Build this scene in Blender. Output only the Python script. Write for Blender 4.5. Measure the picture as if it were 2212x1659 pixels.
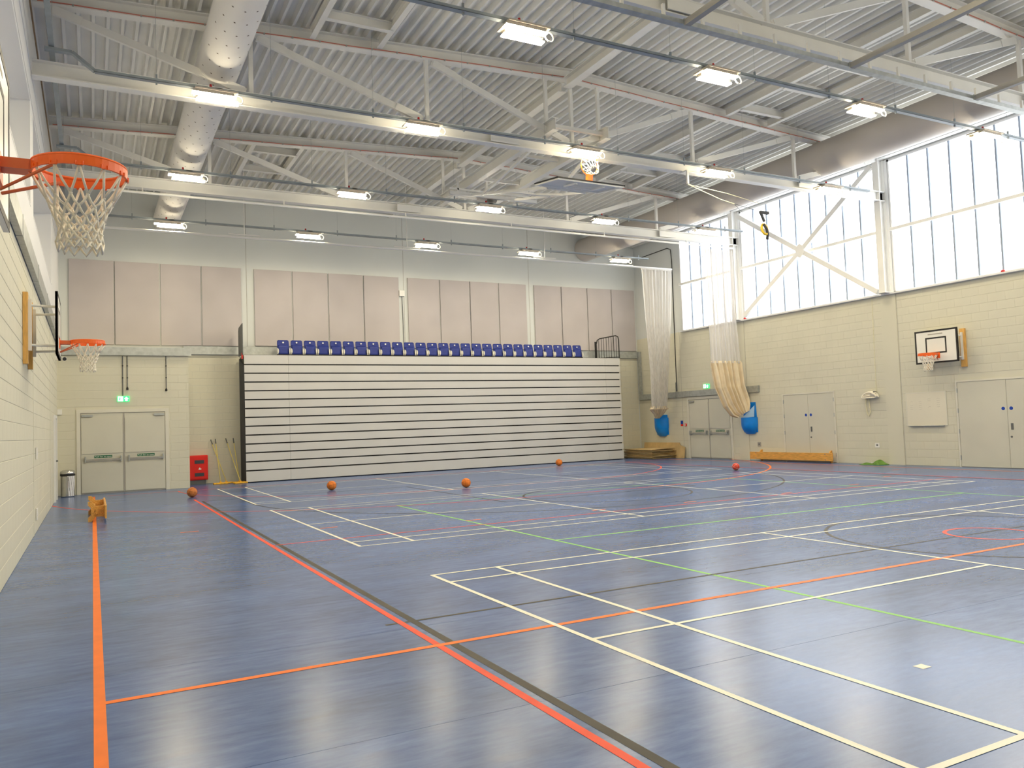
import bpy, bmesh, math, random
from mathutils import Vector, Matrix
random.seed(7)
for o in list(bpy.data.objects): bpy.data.objects.remove(o)
S = bpy.context.scene; COL = S.collection

# ------------------------------------------------------------------ camera
F_PX, YAW, PITCH, ROLL, CAM = 1722.54, .4857, .05, -.0353, Vector((.8635, 0, 1.5672))
fw = Vector((math.sin(YAW)*math.cos(PITCH), math.cos(YAW)*math.cos(PITCH), math.sin(PITCH)))
rt = Vector((math.cos(YAW), -math.sin(YAW), 0)); up = rt.cross(fw)
rt2 = rt*math.cos(ROLL)+up*math.sin(ROLL); up2 = up*math.cos(ROLL)-rt*math.sin(ROLL)
cd = bpy.data.cameras.new('camera'); cam = bpy.data.objects.new('camera', cd); COL.objects.link(cam)
cd.sensor_width = 36; cd.lens = F_PX*36/2212; cd.clip_start = .05; cd.clip_end = 200
cam.matrix_world = Matrix(((rt2.x, up2.x, -fw.x, CAM.x), (rt2.y, up2.y, -fw.y, CAM.y), (rt2.z, up2.z, -fw.z, CAM.z), (0, 0, 0, 1)))
S.camera = cam

# ------------------------------------------------------------------ light
LAMP_STRENGTH = 108.0          # lamp modules
WINDOW_STRENGTH = 3.0         # daylight through the diffusing panes
S.view_settings.view_transform = 'Standard'; S.view_settings.look = 'None'
S.view_settings.exposure = 0.22; S.view_settings.gamma = 1.0; S.view_settings.use_curve_mapping = False
cy = S.cycles
cy.max_bounces = 5; cy.diffuse_bounces = 4; cy.glossy_bounces = 3; cy.transmission_bounces = 2; cy.transparent_max_bounces = 8
cy.caustics_reflective = False; cy.caustics_refractive = False; cy.use_adaptive_sampling = True; cy.adaptive_threshold = .04
wd = bpy.data.worlds.new('sky'); S.world = wd; wd.use_nodes = True
bg = wd.node_tree.nodes['Background']; bg.inputs[0].default_value = (.78, .86, 1, 1); bg.inputs[1].default_value = 1.0

# ------------------------------------------------------------------ materials
def rgb(h): return tuple(((int(h[i:i+2], 16)/255+.055)/1.055)**2.4 if int(h[i:i+2], 16) > 10 else int(h[i:i+2], 16)/255/12.92 for i in (0, 2, 4))
M = {}
def mat(name, col, rough=.6, metal=0, var=.06, scale=3.0, bump=0, bscale=60, spec=.4, stretch=(1, 1, 1), emit=None, estr=0, alpha=None, trans=0):
    m = bpy.data.materials.new(name); m.use_nodes = True; nt = m.node_tree; N = nt.nodes; L = nt.links
    b = N['Principled BSDF']; b.inputs['Roughness'].default_value = rough; b.inputs['Metallic'].default_value = metal
    b.inputs['Specular IOR Level'].default_value = spec
    tc = N.new('ShaderNodeTexCoord'); mp = N.new('ShaderNodeMapping'); mp.inputs['Scale'].default_value = stretch
    L.new(tc.outputs['Object'], mp.inputs[0])
    nz = N.new('ShaderNodeTexNoise'); nz.inputs['Scale'].default_value = scale; nz.inputs['Detail'].default_value = 1.5
    L.new(mp.outputs[0], nz.inputs[0])
    cr = N.new('ShaderNodeValToRGB'); L.new(nz.outputs[0], cr.inputs[0])
    cr.color_ramp.elements[0].position = .3; cr.color_ramp.elements[1].position = .7
    cr.color_ramp.elements[0].color = tuple(c*(1-var) for c in col)+(1,)
    cr.color_ramp.elements[1].color = tuple(min(1, c*(1+var)) for c in col)+(1,)
    L.new(cr.outputs[0], b.inputs['Base Color'])
    if bump:
        n2 = N.new('ShaderNodeTexNoise'); n2.inputs['Scale'].default_value = bscale; n2.inputs['Detail'].default_value = 3
        L.new(mp.outputs[0], n2.inputs[0]); bp = N.new('ShaderNodeBump'); bp.inputs['Strength'].default_value = bump; bp.inputs['Distance'].default_value = .01
        L.new(n2.outputs[0], bp.inputs['Height']); L.new(bp.outputs[0], b.inputs['Normal'])
    if emit: b.inputs['Emission Color'].default_value = emit+(1,); b.inputs['Emission Strength'].default_value = estr
    if trans: b.inputs['Transmission Weight'].default_value = trans
    if alpha is not None: b.inputs['Alpha'].default_value = alpha
    M[name] = m; return m
mat('wall_paint', (.715, .69, .56), .7, var=.025, scale=.8, spec=.25)
mat('block_paint', (.715, .69, .56), .65, var=.03, scale=1.3, spec=.3)
mat('upper_wall', (.69, .715, .70), .75, var=.02, scale=.6, spec=.2)
mat('cladding', (.86, .86, .86), .6, var=.02, scale=.5, spec=.3)
mat('panel_fabric', (.53, .49, .49), .95, var=.05, scale=1.0, spec=.05)
mat('white_steel', (.86, .85, .81), .45, var=.03, scale=2, spec=.4)
mat('deck', (.84, .835, .80), .38, var=.05, scale=1.5, spec=.5)
mat('galvanised', (.47, .495, .485), .42, metal=.55, var=.12, scale=9, spec=.5)
mat('tray_grey', (.33, .37, .395), .5, metal=.3, var=.08, scale=6)
mat('tube_brown', (.42, .40, .36), .55, var=.06, scale=4)
mat('duct_white', (.86, .83, .785), .6, var=.03, scale=1.2, spec=.3)
mat('duct_beige', (.60, .555, .51), .5, var=.04, scale=1.0, spec=.4)
mat('hole_dark', (.16, .12, .09), .8)
mat('black', (.018, .017, .016), .5, var=.2)
mat('soft_black', (.045, .048, .055), .7, var=.2)
mat('dark_grey', (.13, .14, .14), .6, var=.1)
mat('line_white', (.88, .86, .72), .4, var=.03, scale=6)
mat('line_red', (.84, .075, .02), .5, var=.06, scale=6)
mat('line_orange', (.95, .20, .010), .5, var=.05, scale=6)
mat('line_black', (.05, .044, .034), .55, var=.3, scale=3)
mat('line_green', (.26, .62, .12), .5, var=.05, scale=6)
mat('rim_orange', (.97, .15, .015), .35, var=.06, spec=.5)
mat('strut_orange', (.72, .17, .06), .4, var=.05)
mat('cord', (.92, .87, .74), .9, var=.06, scale=20)
mat('board_white', (.88, .87, .80), .35, var=.02)
mat('board_grey', (.80, .80, .77), .5, var=.02)
mat('wood', (.78, .40, .09), .45, var=.18, scale=5, stretch=(12, 1.2, 12), spec=.4)
mat('wood_light', (.80, .46, .13), .5, var=.12, scale=6, stretch=(8, 8, 1.5))
mat('card', (.66, .47, .22), .8, var=.1, scale=4)
mat('card_dark', (.34, .24, .15), .85, var=.15, scale=6)
mat('door_paint', (.68, .66, .555), .5, var=.02, scale=1.5, spec=.4)
mat('door_frame', (.76, .735, .63), .5, var=.02)
mat('fascia', (.66, .65, .625), .55, var=.02, scale=1.2, spec=.3)
mat('seat_blue', (.010, .026, .22), .42, var=.1, scale=8, spec=.4)
mat('seat_grey', (.55, .53, .47), .5)
mat('white_plastic', (.88, .87, .83), .4, var=.02)
mat('chrome', (.62, .61, .58), .2, metal=1, var=.05, scale=4)
mat('bin_bag', (.83, .82, .84), .35, var=.05, scale=12)
mat('red_box', (.78, .02, .012), .4, var=.06)
mat('red_plastic', (.62, .035, .03), .4)
mat('red_cable', (.60, .20, .15), .5)
mat('glass_dark', (.06, .06, .07), .15, spec=.6)
mat('yellow_pole', (.72, .60, .17), .45, var=.06)
mat('mop_head', (.86, .45, .04), .8, var=.2, scale=30)
mat('ball_orange', (.80, .22, .025), .6, var=.08, scale=12, bump=.4, bscale=160)
mat('ball_brown', (.62, .20, .045), .6, var=.1, scale=12, bump=.4, bscale=160)
mat('ball_red', (.74, .06, .025), .4, var=.06)
mat('ball_seam', (.20, .05, .02), .7)
mat('bag_blue', (.0, .24, .80), .35, var=.08, scale=5, spec=.5)
mat('bag_lining', (.42, .62, .85), .6, var=.05)
mat('canvas', (.86, .74, .53), .7, var=.07, scale=4, spec=.2)
mat('bib_green', (.13, .26, .05), .9, var=.2, scale=9)
mat('sign_green', (.02, .16, .075), .5)
mat('exit_green', (.02, .55, .14), .5, emit=(.06, .8, .22), estr=1.3)
mat('exit_white', (.9, .95, .9), .5, emit=(.9, 1, .92), estr=1.6)
mat('sign_blue', (.01, .06, .42), .5)
mat('whiteboard', (.80, .755, .62), .35, var=.01)
mat('ink', (.45, .42, .36), .8)
mat('mullion', (.30, .35, .44), .5, var=.04)
mat('frame_white', (.84, .84, .83), .5, var=.02)
mat('lamp_body', (.55, .50, .42), .5)
mat('lamp_on', (1, .95, .8), .4, emit=(1, .865, .60), estr=LAMP_STRENGTH)
mat('pane', (.9, .93, 1), .4, emit=(.93, .965, 1), estr=WINDOW_STRENGTH)
mat('pane_edge', (.8, .84, .9), .4)
mat('yellow', (.80, .55, .04), .5)
mat('rope', (.84, .80, .55), .8, var=.1, scale=20)
def net_mat(name, col, alpha, tl_f):
    m = mat(name, col, .85, var=.05, scale=14, stretch=(1, 1, .05), spec=.1)
    nt = m.node_tree; N = nt.nodes; L = nt.links; b = N['Principled BSDF']; out = N['Material Output']
    tr = N.new('ShaderNodeBsdfTransparent'); tl = N.new('ShaderNodeBsdfTranslucent'); tl.inputs[0].default_value = col+(1,)
    m1 = N.new('ShaderNodeMixShader'); m1.inputs[0].default_value = tl_f; L.new(b.outputs[0], m1.inputs[1]); L.new(tl.outputs[0], m1.inputs[2])
    m2 = N.new('ShaderNodeMixShader'); L.new(tr.outputs[0], m2.inputs[1]); L.new(m1.outputs[0], m2.inputs[2])
    tc = N.new('ShaderNodeTexCoord'); mp = N.new('ShaderNodeMapping'); mp.inputs['Scale'].default_value = (5, 5, .04)
    nz = N.new('ShaderNodeTexNoise'); nz.inputs['Scale'].default_value = 4; nz.inputs['Detail'].default_value = 3
    L.new(tc.outputs['Object'], mp.inputs[0]); L.new(mp.outputs[0], nz.inputs[0])
    mr = N.new('ShaderNodeMapRange'); mr.inputs[1].default_value = .35; mr.inputs[2].default_value = .65
    mr.inputs[3].default_value = alpha-.1; mr.inputs[4].default_value = min(1, alpha+.1)
    L.new(nz.outputs[0], mr.inputs[0]); L.new(mr.outputs[0], m2.inputs[0]); L.new(m2.outputs[0], out.inputs[0])
net_mat('net_mesh', (.84, .82, .80), .62, .08); net_mat('net_dense', (.94, .91, .85), .95, .45)
def floor_mat():
    m = mat('vinyl', (.078, .145, .36), .30, var=.2, scale=.55, stretch=(1.0, 2.6, 1), spec=.4)
    nt = m.node_tree; N = nt.nodes; L = nt.links; b = N['Principled BSDF']
    tc = N.new('ShaderNodeTexCoord'); mp = N.new('ShaderNodeMapping'); mp.inputs['Scale'].default_value = (2.2, 9, 1)
    L.new(tc.outputs['Object'], mp.inputs[0])
    n2 = N.new('ShaderNodeTexNoise'); n2.inputs['Scale'].default_value = 1.6; n2.inputs['Detail'].default_value = 4; n2.inputs['Roughness'].default_value = .65
    L.new(mp.outputs[0], n2.inputs[0])
    mx = N.new('ShaderNodeMix'); mx.data_type = 'RGBA'; mx.blend_type = 'MULTIPLY'; mx.inputs[0].default_value = .5
    old = b.inputs['Base Color'].links[0].from_socket
    cr = N.new('ShaderNodeValToRGB'); cr.color_ramp.elements[0].color = (.55, .58, .66, 1); cr.color_ramp.elements[1].color = (1.35, 1.32, 1.22, 1)
    cr.color_ramp.elements[0].position = .32; cr.color_ramp.elements[1].position = .68
    L.new(n2.outputs[0], cr.inputs[0]); L.new(old, mx.inputs[6]); L.new(cr.outputs[0], mx.inputs[7]); L.new(mx.outputs[2], b.inputs['Base Color'])
    mr = N.new('ShaderNodeMapRange'); mr.inputs[3].default_value = .18; mr.inputs[4].default_value = .30
    L.new(n2.outputs[0], mr.inputs[0]); L.new(mr.outputs[0], b.inputs['Roughness'])
    bp = N.new('ShaderNodeBump'); bp.inputs['Strength'].default_value = .05; bp.inputs['Distance'].default_value = .003
    L.new(n2.outputs[0], bp.inputs['Height']); L.new(bp.outputs[0], b.inputs['Normal'])
floor_mat()

# ------------------------------------------------------------------ mesh helpers
def V3(p): return Vector(p)
class MB:
    def __init__(s): s.v = []; s.f = []
    def add(s, vs, fs):
        n = len(s.v); s.v += [tuple(p) for p in vs]; s.f += [tuple(i+n for i in f) for f in fs]; return s
    def box(s, x0, x1, y0, y1, z0, z1):
        return s.add([(x0,y0,z0),(x1,y0,z0),(x1,y1,z0),(x0,y1,z0),(x0,y0,z1),(x1,y0,z1),(x1,y1,z1),(x0,y1,z1)],
                     [(0,3,2,1),(4,5,6,7),(0,1,5,4),(1,2,6,5),(2,3,7,6),(3,0,4,7)])
    def cbox(s, c, d): return s.box(c[0]-d[0]/2, c[0]+d[0]/2, c[1]-d[1]/2, c[1]+d[1]/2, c[2]-d[2]/2, c[2]+d[2]/2)
    def prism(s, poly, axis, a, b):
        # poly in the two other axes (cyclic order), extruded along axis from a to b
        n = len(poly)
        def P(p, t): return {'x': (t, p[0], p[1]), 'y': (p[0], t, p[1]), 'z': (p[0], p[1], t)}[axis]
        vs = [P(p, a) for p in poly]+[P(p, b) for p in poly]
        return s.add(vs, [tuple(range(n-1, -1, -1)), tuple(range(n, 2*n))]+[(i, (i+1) % n, n+(i+1) % n, n+i) for i in range(n)])
    def bar(s, a, b, w, h=None, upv=(0, 0, 1)):
        # rectangular bar from a to b: w sideways, h along up
        h = w if h is None else h; a = V3(a); b = V3(b); d = (b-a).normalized(); u = V3(upv)
        if abs(d.dot(u)) > .98: u = Vector((0, 1, 0))
        sd = d.cross(u).normalized(); u = sd.cross(d)
        vs = [p+sd*i*w/2+u*j*h/2 for p in (a, b) for i, j in ((-1,-1),(1,-1),(1,1),(-1,1))]
        return s.add(vs, [(0,1,2,3)[::-1],(4,5,6,7),(0,1,5,4),(1,2,6,5),(2,3,7,6),(3,0,4,7)])
    def ibeam(s, a, b, w, h, t=.02, upv=(0, 0, 1)):
        a = V3(a); b = V3(b); u = V3(upv)
        s.bar(a+u*(h/2-t/2), b+u*(h/2-t/2), w, t, upv); s.bar(a-u*(h/2-t/2), b-u*(h/2-t/2), w, t, upv)
        return s.bar(a, b, t*.8, h-2*t, upv)
    def tube(s, pts, r, n=8, closed=False, cap=True):
        pts = [V3(p) for p in pts]; m = len(pts); rr = r if isinstance(r, (list, tuple)) else [r]*m
        ref = None; vs = []
        for i, p in enumerate(pts):
            d = (pts[(i+1) % m]-pts[i-1]) if closed else (pts[min(i+1, m-1)]-pts[max(i-1, 0)])
            d.normalize()
            if ref is None: ref = Vector((0, 0, 1)) if abs(d.z) < .9 else Vector((1, 0, 0))
            u = (ref-d*ref.dot(d)).normalized(); w = d.cross(u); ref = u
            vs += [p+(u*math.cos(2*math.pi*k/n)+w*math.sin(2*math.pi*k/n))*rr[i] for k in range(n)]
        fs = [(i*n+k, i*n+(k+1) % n, ((i+1) % m)*n+(k+1) % n, ((i+1) % m)*n+k) for i in range(m if closed else m-1) for k in range(n)]
        if cap and not closed: fs += [tuple(range(n-1, -1, -1)), tuple(range((m-1)*n, m*n))]
        return s.add(vs, fs)
    def lathe(s, prof, c, n=24, axis='z'):
        vs = []
        for r, h in prof:
            for k in range(n):
                a = 2*math.pi*k/n; p = (r*math.cos(a), r*math.sin(a), h)
                p = {'z': p, 'x': (h, p[0], p[1]), 'y': (p[0], h, p[1])}[axis]
                vs.append((c[0]+p[0], c[1]+p[1], c[2]+p[2]))
        m = len(prof)
        return s.add(vs, [(i*n+k, i*n+(k+1) % n, (i+1)*n+(k+1) % n, (i+1)*n+k) for i in range(m-1) for k in range(n)]+[tuple(range(n-1, -1, -1)), tuple(range((m-1)*n, m*n))])
    def grid(s, fn, nu, nv):
        n = len(s.v); s.v += [tuple(fn(i/nu, j/nv)) for i in range(nu+1) for j in range(nv+1)]
        s.f += [(n+i*(nv+1)+j, n+(i+1)*(nv+1)+j, n+(i+1)*(nv+1)+j+1, n+i*(nv+1)+j+1) for i in range(nu) for j in range(nv)]; return s
    def mesh(s, name, m, smooth=False):
        me = bpy.data.meshes.new(name); me.from_pydata(s.v, [], s.f)
        bm = bmesh.new(); bm.from_mesh(me); bmesh.ops.recalc_face_normals(bm, faces=bm.faces); bm.to_mesh(me); bm.free()
        if smooth:
            for p in me.polygons: p.use_smooth = True
        me.materials.append(M[m]); return me
    def build(s, name, m, parent=None, smooth=False, local=False, bevel=0):
        o = bpy.data.objects.new(name, s.mesh(name, m, smooth)); COL.objects.link(o)
        if parent:
            o.parent = parent
            if not local:
                p = parent; off = Vector((0, 0, 0))
                while p: off += p.location; p = p.parent
                o.location = -off
        if bevel:
            md = o.modifiers.new('bevel', 'BEVEL'); md.width = bevel; md.segments = 2
        return o
def B(*a): return MB().box(*a)
def tag(o, label=None, cat=None, group=None, kind=None):
    if label: o['label'] = label
    if cat: o['category'] = cat
    if group: o['group'] = group
    if kind: o['kind'] = kind
    return o
def thing(name, label, cat, loc=(0, 0, 0), group=None, rz=0):
    o = bpy.data.objects.new(name, None); COL.objects.link(o); o.location = loc; o.rotation_euler.z = rz
    o.empty_display_size = .2
    return tag(o, label, cat, group)
def struct(name, mb, m, label=None, cat=None):
    o = mb.build(name, m); return tag(o, label or 'plain '+name.replace('_', ' '), cat or name.split('_')[0], kind='structure')
def sroot(name, label, cat, loc=(0, 0, 0)):
    return tag(thing(name, label, cat, loc), kind='structure')
def copy_tree(o, parent=None):
    c = o.copy(); COL.objects.link(c); c.parent = parent
    for ch in list(o.children): copy_tree(ch, c)
    return c
ORD = ['first', 'second', 'third', 'fourth', 'fifth', 'sixth', 'seventh', 'eighth', 'ninth', 'tenth', 'eleventh', 'twelfth', 'thirteenth', 'fourteenth', 'fifteenth', 'sixteenth', 'seventeenth', 'eighteenth', 'nineteenth', 'twentieth', 'twenty-first', 'twenty-second', 'twenty-third', 'twenty-fourth', 'twenty-fifth', 'twenty-sixth', 'twenty-seventh']
def text_mesh(body, size, name, m, parent, matrix, bold=False):
    cu = bpy.data.curves.new(name, 'FONT'); cu.body = body; cu.size = size; cu.align_x = 'CENTER'; cu.align_y = 'CENTER'; cu.extrude = .0008
    if bold: cu.offset = size*.012
    to = bpy.data.objects.new('tmp', cu); COL.objects.link(to)
    dg = bpy.context.evaluated_depsgraph_get(); me = bpy.data.meshes.new_from_object(to.evaluated_get(dg))
    bpy.data.objects.remove(to); me.materials.clear(); me.materials.append(M[m]); me.transform(matrix)
    off = Vector((0, 0, 0)); p = parent
    while p: off += p.location; p = p.parent
    me.transform(Matrix.Translation(-off))
    o = bpy.data.objects.new(name, me); COL.objects.link(o); o.parent = parent; return o
R90 = math.pi/2
def face_mat(n, loc):   # text orientation: facing -y, +y, -x, +x
    rz = {'-y': 0, '+x': R90, '-x': -R90, '+y': math.pi}[n]
    return Matrix.Translation(loc) @ Matrix.Rotation(rz, 4, 'Z') @ Matrix.Rotation(R90, 4, 'X')

# ------------------------------------------------------------------ dimensions
W, YB, YF = 21.4, 27.38, -6.0
SILL, HEAD = 4.95, 8.86
TRY = [3.25, 9.25, 15.25, 21.25]
def zb(x): return 8.92+.048*min(x, W-x)       # underside of the roof trusses' top chords

# ------------------------------------------------------------------ floor
fl = struct('floor', B(-.3, W+.3, YF-.3, YB+.3, -.3, -.004), 'vinyl', 'blue marbled vinyl sports floor with coloured court lines', 'floor')
y = YF; k = 0
while y < YB:
    y1 = min(y+2.0, YB); B(0, W, y+.0015, y1-.0015, -.004, 0).build('vinyl_sheet', 'vinyl', fl); y = y1
ZL = {'line_green': .0006, 'line_black': .0010, 'line_red': .0014, 'line_orange': .0018, 'line_white': .0022}
LC = [0]
def lz(m): LC[0] += 1; return ZL[m]+LC[0]*.000004
def hline(x0, x1, y, m, w=.045, nm=None):
    z = lz(m); return B(x0, x1, y-w/2, y+w/2, z-.0004, z).build('court_line', m, fl)
def vline(x, y0, y1, m, w=.045):
    z = lz(m); return B(x-w/2, x+w/2, y0, y1, z-.0004, z).build('court_line', m, fl)
def arc(cx, cy, r, a0, a1, m, w=.045, n=48):
    z = lz(m); mb = MB()
    pts = [(cx+(r+s*w/2)*math.cos(a0+(a1-a0)*i/n), cy+(r+s*w/2)*math.sin(a0+(a1-a0)*i/n), z) for s in (-1, 1) for i in range(n+1)]
    mb.add(pts, [(i, i+1, n+2+i, n+1+i) for i in range(n)]); return mb.build('court_line', m, fl)
for y0 in (1.86, 10.52, 18.22):                                  # three badminton courts, side by side
    x0 = 4.03
    for v in (0, .46, 5.64, 6.1): hline(x0-.02, x0+13.42, y0+v, 'line_white', .042)
    for u in (0, .76, 4.72, 8.68, 12.64, 13.4): vline(x0+u, y0, y0+6.1, 'line_white', .046)
    hline(x0, x0+4.72, y0+3.05, 'line_white', .042); hline(x0+8.68, x0+13.4, y0+3.05, 'line_white', .042)
for x in (3.05, 18.35): vline(x, -5, 20.9 if x < 9 else 24.3, 'line_red', .055)
for x in (3.155, 18.2): vline(x, -5, 20.2, 'line_black', .062)
hline(3.155, 18.2, 20.2, 'line_black'); hline(2.92, 18.2, 6.2, 'line_black', .04)
arc(10.68, 6.2, 1.8, 0, 2*math.pi, 'line_black', .045, 72)
arc(10.68, 18.6, 6.68, math.pi, 2*math.pi, 'line_black', .045, 72)
for s in (-1, 1): vline(10.68+s*6.68, 18.6, 20.2, 'line_black', .045); vline(10.68+s*2.45, 14.4, 20.2, 'line_black', .045)
arc(10.68, 14.4, 1.8, 0, 2*math.pi, 'line_black', .045, 60); hline(8.23, 13.13, 14.4, 'line_black')
arc(10.72, 6.1, .5, 0, 2*math.pi, 'line_red', .05, 40)
hline(3.05, 18.3, 11.45, 'line_red', .04); hline(1.2, 20.4, 24.45, 'line_red', .045)
vline(.89, -5, 24.45, 'line_orange', .064); vline(20.5, -5, 24.45, 'line_orange', .06)
hline(.89, 20.5, 5.41, 'line_orange', .06)
arc(9.2, 24.45, 9.5, math.pi, 1.5*math.pi, 'line_red', .045); arc(12.2, 24.45, 9.5, 1.5*math.pi, 2*math.pi, 'line_orange', .06)
hline(9.2, 12.2, 14.95, 'line_red', .045)
arc(9.2, 24.45, 6.2, math.pi, 1.5*math.pi, 'line_red', .045); arc(12.2, 24.45, 6.2, 1.5*math.pi, 2*math.pi, 'line_red', .05); hline(9.2, 12.2, 18.25, 'line_red', .045)
for x, yy in ((2.25, 14.02), (4.23, 12.88), (6.44, 12.1), (8.76, 11.84), (10.7, 11.7), (13.1, 11.62), (15.4, 11.9), (17.6, 12.76), (19.62, 14.02)):
    hline(x-.14, x+.14, yy, 'line_orange', .05)
vline(6.31, -5, 15.5, 'line_green', .045); vline(15.1, -5, 15.5, 'line_green', .045)
hline(6.31, 15.1, 15.5, 'line_green', .04); hline(6.31, 15.1, 9.25, 'line_green', .045)
B(5.295, 5.375, 3.205, 3.275, .0001, .0015).build('floor_sticker', 'line_white', fl)

# ------------------------------------------------------------------ block walls
CH = .225
BCACHE = {}
def block_mesh(wd, ht, n, mname):
    key = (round(wd, 3), round(ht, 3), n, mname)
    if key in BCACHE: return BCACHE[key]
    g = .0022; c = .005; d = .004; cu = .0008; gu = .0004
    a0, a1, b0, b1 = gu, wd-gu, g, ht-g
    base = [(a0, b0, 0), (a1, b0, 0), (a1, b1, 0), (a0, b1, 0), (a0+cu, b0+c, d), (a1-cu, b0+c, d), (a1-cu, b1-c, d), (a0+cu, b1-c, d)]
    def T(u, z, q): return {'+x': (q, u, z), '-x': (-q, u, z), '-y': (u, -q, z)}[n]
    mb = MB(); mb.add([T(*p) for p in base], [(4,5,6,7),(0,1,5,4),(1,2,6,5),(2,3,7,6),(3,0,4,7)])
    me = mb.mesh('block', mname); BCACHE[key] = me; return me
def block_wall(parent, n, plane, u0, u1, z0, z1, holes=(), near=0, limit=300, z_off=0):
    """running bond of painted blocks, cut around holes (u0,u1,z0,z1); the nearest ones singly, the rest joined"""
    L = []
    r = 0; z = z0
    while z < z1-.02:
        zt = min(z+CH, z1)
        x = u0-(.225 if r % 2 else 0); 
        while x < u1:
            segs = [(max(x, u0), min(x+.45, u1))]
            for h in holes:
                if h[2] < zt-.01 and h[3] > z+.01:
                    ns = []
                    for s in segs:
                        if h[1] <= s[0] or h[0] >= s[1]: ns.append(s)
                        else:
                            if s[0] < h[0]: ns.append((s[0], h[0]))
                            if s[1] > h[1]: ns.append((h[1], s[1]))
                    segs = ns
            L += [(s[0], s[1], z, zt) for s in segs if s[1]-s[0] > .03]
            x += .45
        z = zt; r += 1
    def pos(u, z): return {'+x': (plane, u, z), '-x': (plane, u, z), '-y': (u, plane, z)}[n]
    L.sort(key=lambda b: (Vector(pos((b[0]+b[1])/2, b[2]))-CAM).length)
    rest = MB()
    for i, (a, b, c, d) in enumerate(L):
        me = block_mesh(b-a, d-c, n, 'block_paint')
        if i < limit:
            o = bpy.data.objects.new('block', me); COL.objects.link(o); o.parent = parent; o.location = Vector(pos(a, c))
        else:
            p = pos(a, c); rest.add([(v.co.x+p[0], v.co.y+p[1], v.co.z+p[2]) for v in me.vertices], [tuple(f.vertices) for f in me.polygons])
    if rest.v: tag(rest.build('block', 'block_paint', parent), kind='stuff')

# left wall: lower block wall, clad upper wall with two deep recesses
REC = [(9.0, 15.02), (15.75, 22.55)]; RZ0, RZ1 = 5.42, 7.17
wl = struct('wall_left', B(-.5, 0, YF, YB, -.1, 4.2), 'block_paint', 'cream painted blockwork wall on the left', 'wall')
mb = MB()
ys = [YF]+[v for r in REC for v in r]+[YB]
for i in range(0, len(ys)-1, 2): mb.box(-.5, 0, ys[i], ys[i+1], 4.2, 9.3)
for a, b in REC: mb.box(-.5, 0, a, b, 4.2, RZ0); mb.box(-.5, 0, a, b, RZ1, 9.3); mb.box(-.6, -.5, a-.1, b+.1, RZ0-.1, RZ1+.1)
mb.build('upper_lining', 'cladding', wl)
for a, b in REC:
    B(-.5, .004, a-.03, b, RZ0-.03, RZ0+.003).build('recess_sill', 'frame_white', wl)
block_wall(wl, '+x', .001, 8.2, YB, 0, 4.2, [(23.2, 24.25, 0, 2.2), (15.35, 15.5, 0, 4.3), (21.3, 21.5, 0, 4.3)])
for yy in (15.42, 21.4): B(0, .008, yy-.075, yy+.075, 0, 4.2).build('movement_joint', 'wall_paint', wl)
for a in (7.17+.06, 7.75): B(0, .012, 8, YB, a, a+.02).build('cladding_seam', 'frame_white', wl)
B(0, .02, 8, YB, 8.78, 8.86).build('eaves_gap', 'card_dark', wl)

# right wall
FEX = (21.98, 24.22, 2.30); STO = (17.38, 19.42, 2.20); BIG = (9.9, 13.34, 2.26)
wr = struct('wall_right', B(W, W+.4, YF, YB, -.1, SILL), 'block_paint', 'cream painted blockwork wall on the right below the windows', 'wall')
mb = MB().box(W, W+.4, YF, YB, HEAD, 9.4).box(W, W+.4, 24.42, YB, SILL, HEAD)
mb.build('upper_lining', 'upper_wall', wr)
block_wall(wr, '-x', W-.001, 9.0, YB, 0, SILL, [(FEX[0]-.08, FEX[1]+.08, 0, FEX[2]+.09), (STO[0]-.06, STO[1]+.06, 0, STO[2]+.06), (BIG[0], BIG[1]+.07, 0, BIG[2]+.07), (15.02, 15.52, 0, SILL), (21.1, 21.55, 0, SILL)])
for yy, w in ((15.27, .25), (21.32, .22)): B(W-.02, W, yy-w, yy+w, 0, SILL).build('pier', 'wall_paint', wr)
for yy in (15.0, 21.08, 24.62): B(W-.0078, W-.001, yy-.004, yy+.004, 0, SILL).build('movement_joint', 'tube_brown', wr)
B(W-.12, W+.02, 9, 24.45, SILL-.02, SILL+.02).build('window_board', 'frame_white', wr)
for yy in (20.95, 11.9): MB().lathe([(.05, 0), (.05, .04), (.03, .06)], (W-.07, yy, SILL+.02), 12).build('red_beacon', 'red_plastic', wr)

# back wall
wb = struct('wall_back', B(-.3, W+.3, YB, YB+.4, -.1, 9.7), 'upper_wall', 'pale grey end wall behind the bleacher', 'wall')
block_wall(wb, '-y', YB-.001, 3.5, 5.6, 0, 4.14); block_wall(wb, '-y', YB-.001, 19.4, 21.35, 0, 4.14)
for x in (5.45, 10.98, 16.22): B(x-.006, x+.006, YB-.006, YB, 4.45, 9.3).build('joint', 'tube_brown', wb)
# lobby box with the double fire door at the left
LY = 25.7
lob = struct('wall_lobby', B(0, 3.44, LY, YB, -.05, 4.18), 'wall_paint', 'cream block lobby projecting around the left double doors', 'wall')
D1 = (.57, 2.78, 2.30)
block_wall(lob, '-y', LY-.001, 0, 3.44, 0, 4.1, [(D1[0]-.12, D1[1]+.12, 0, D1[2]+.12)])
struct('wall_front', B(-.5, W+.4, YF-.3, YF, -.1, 9.7), 'wall_paint', 'wall behind the viewer, out of the picture', 'wall')

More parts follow.
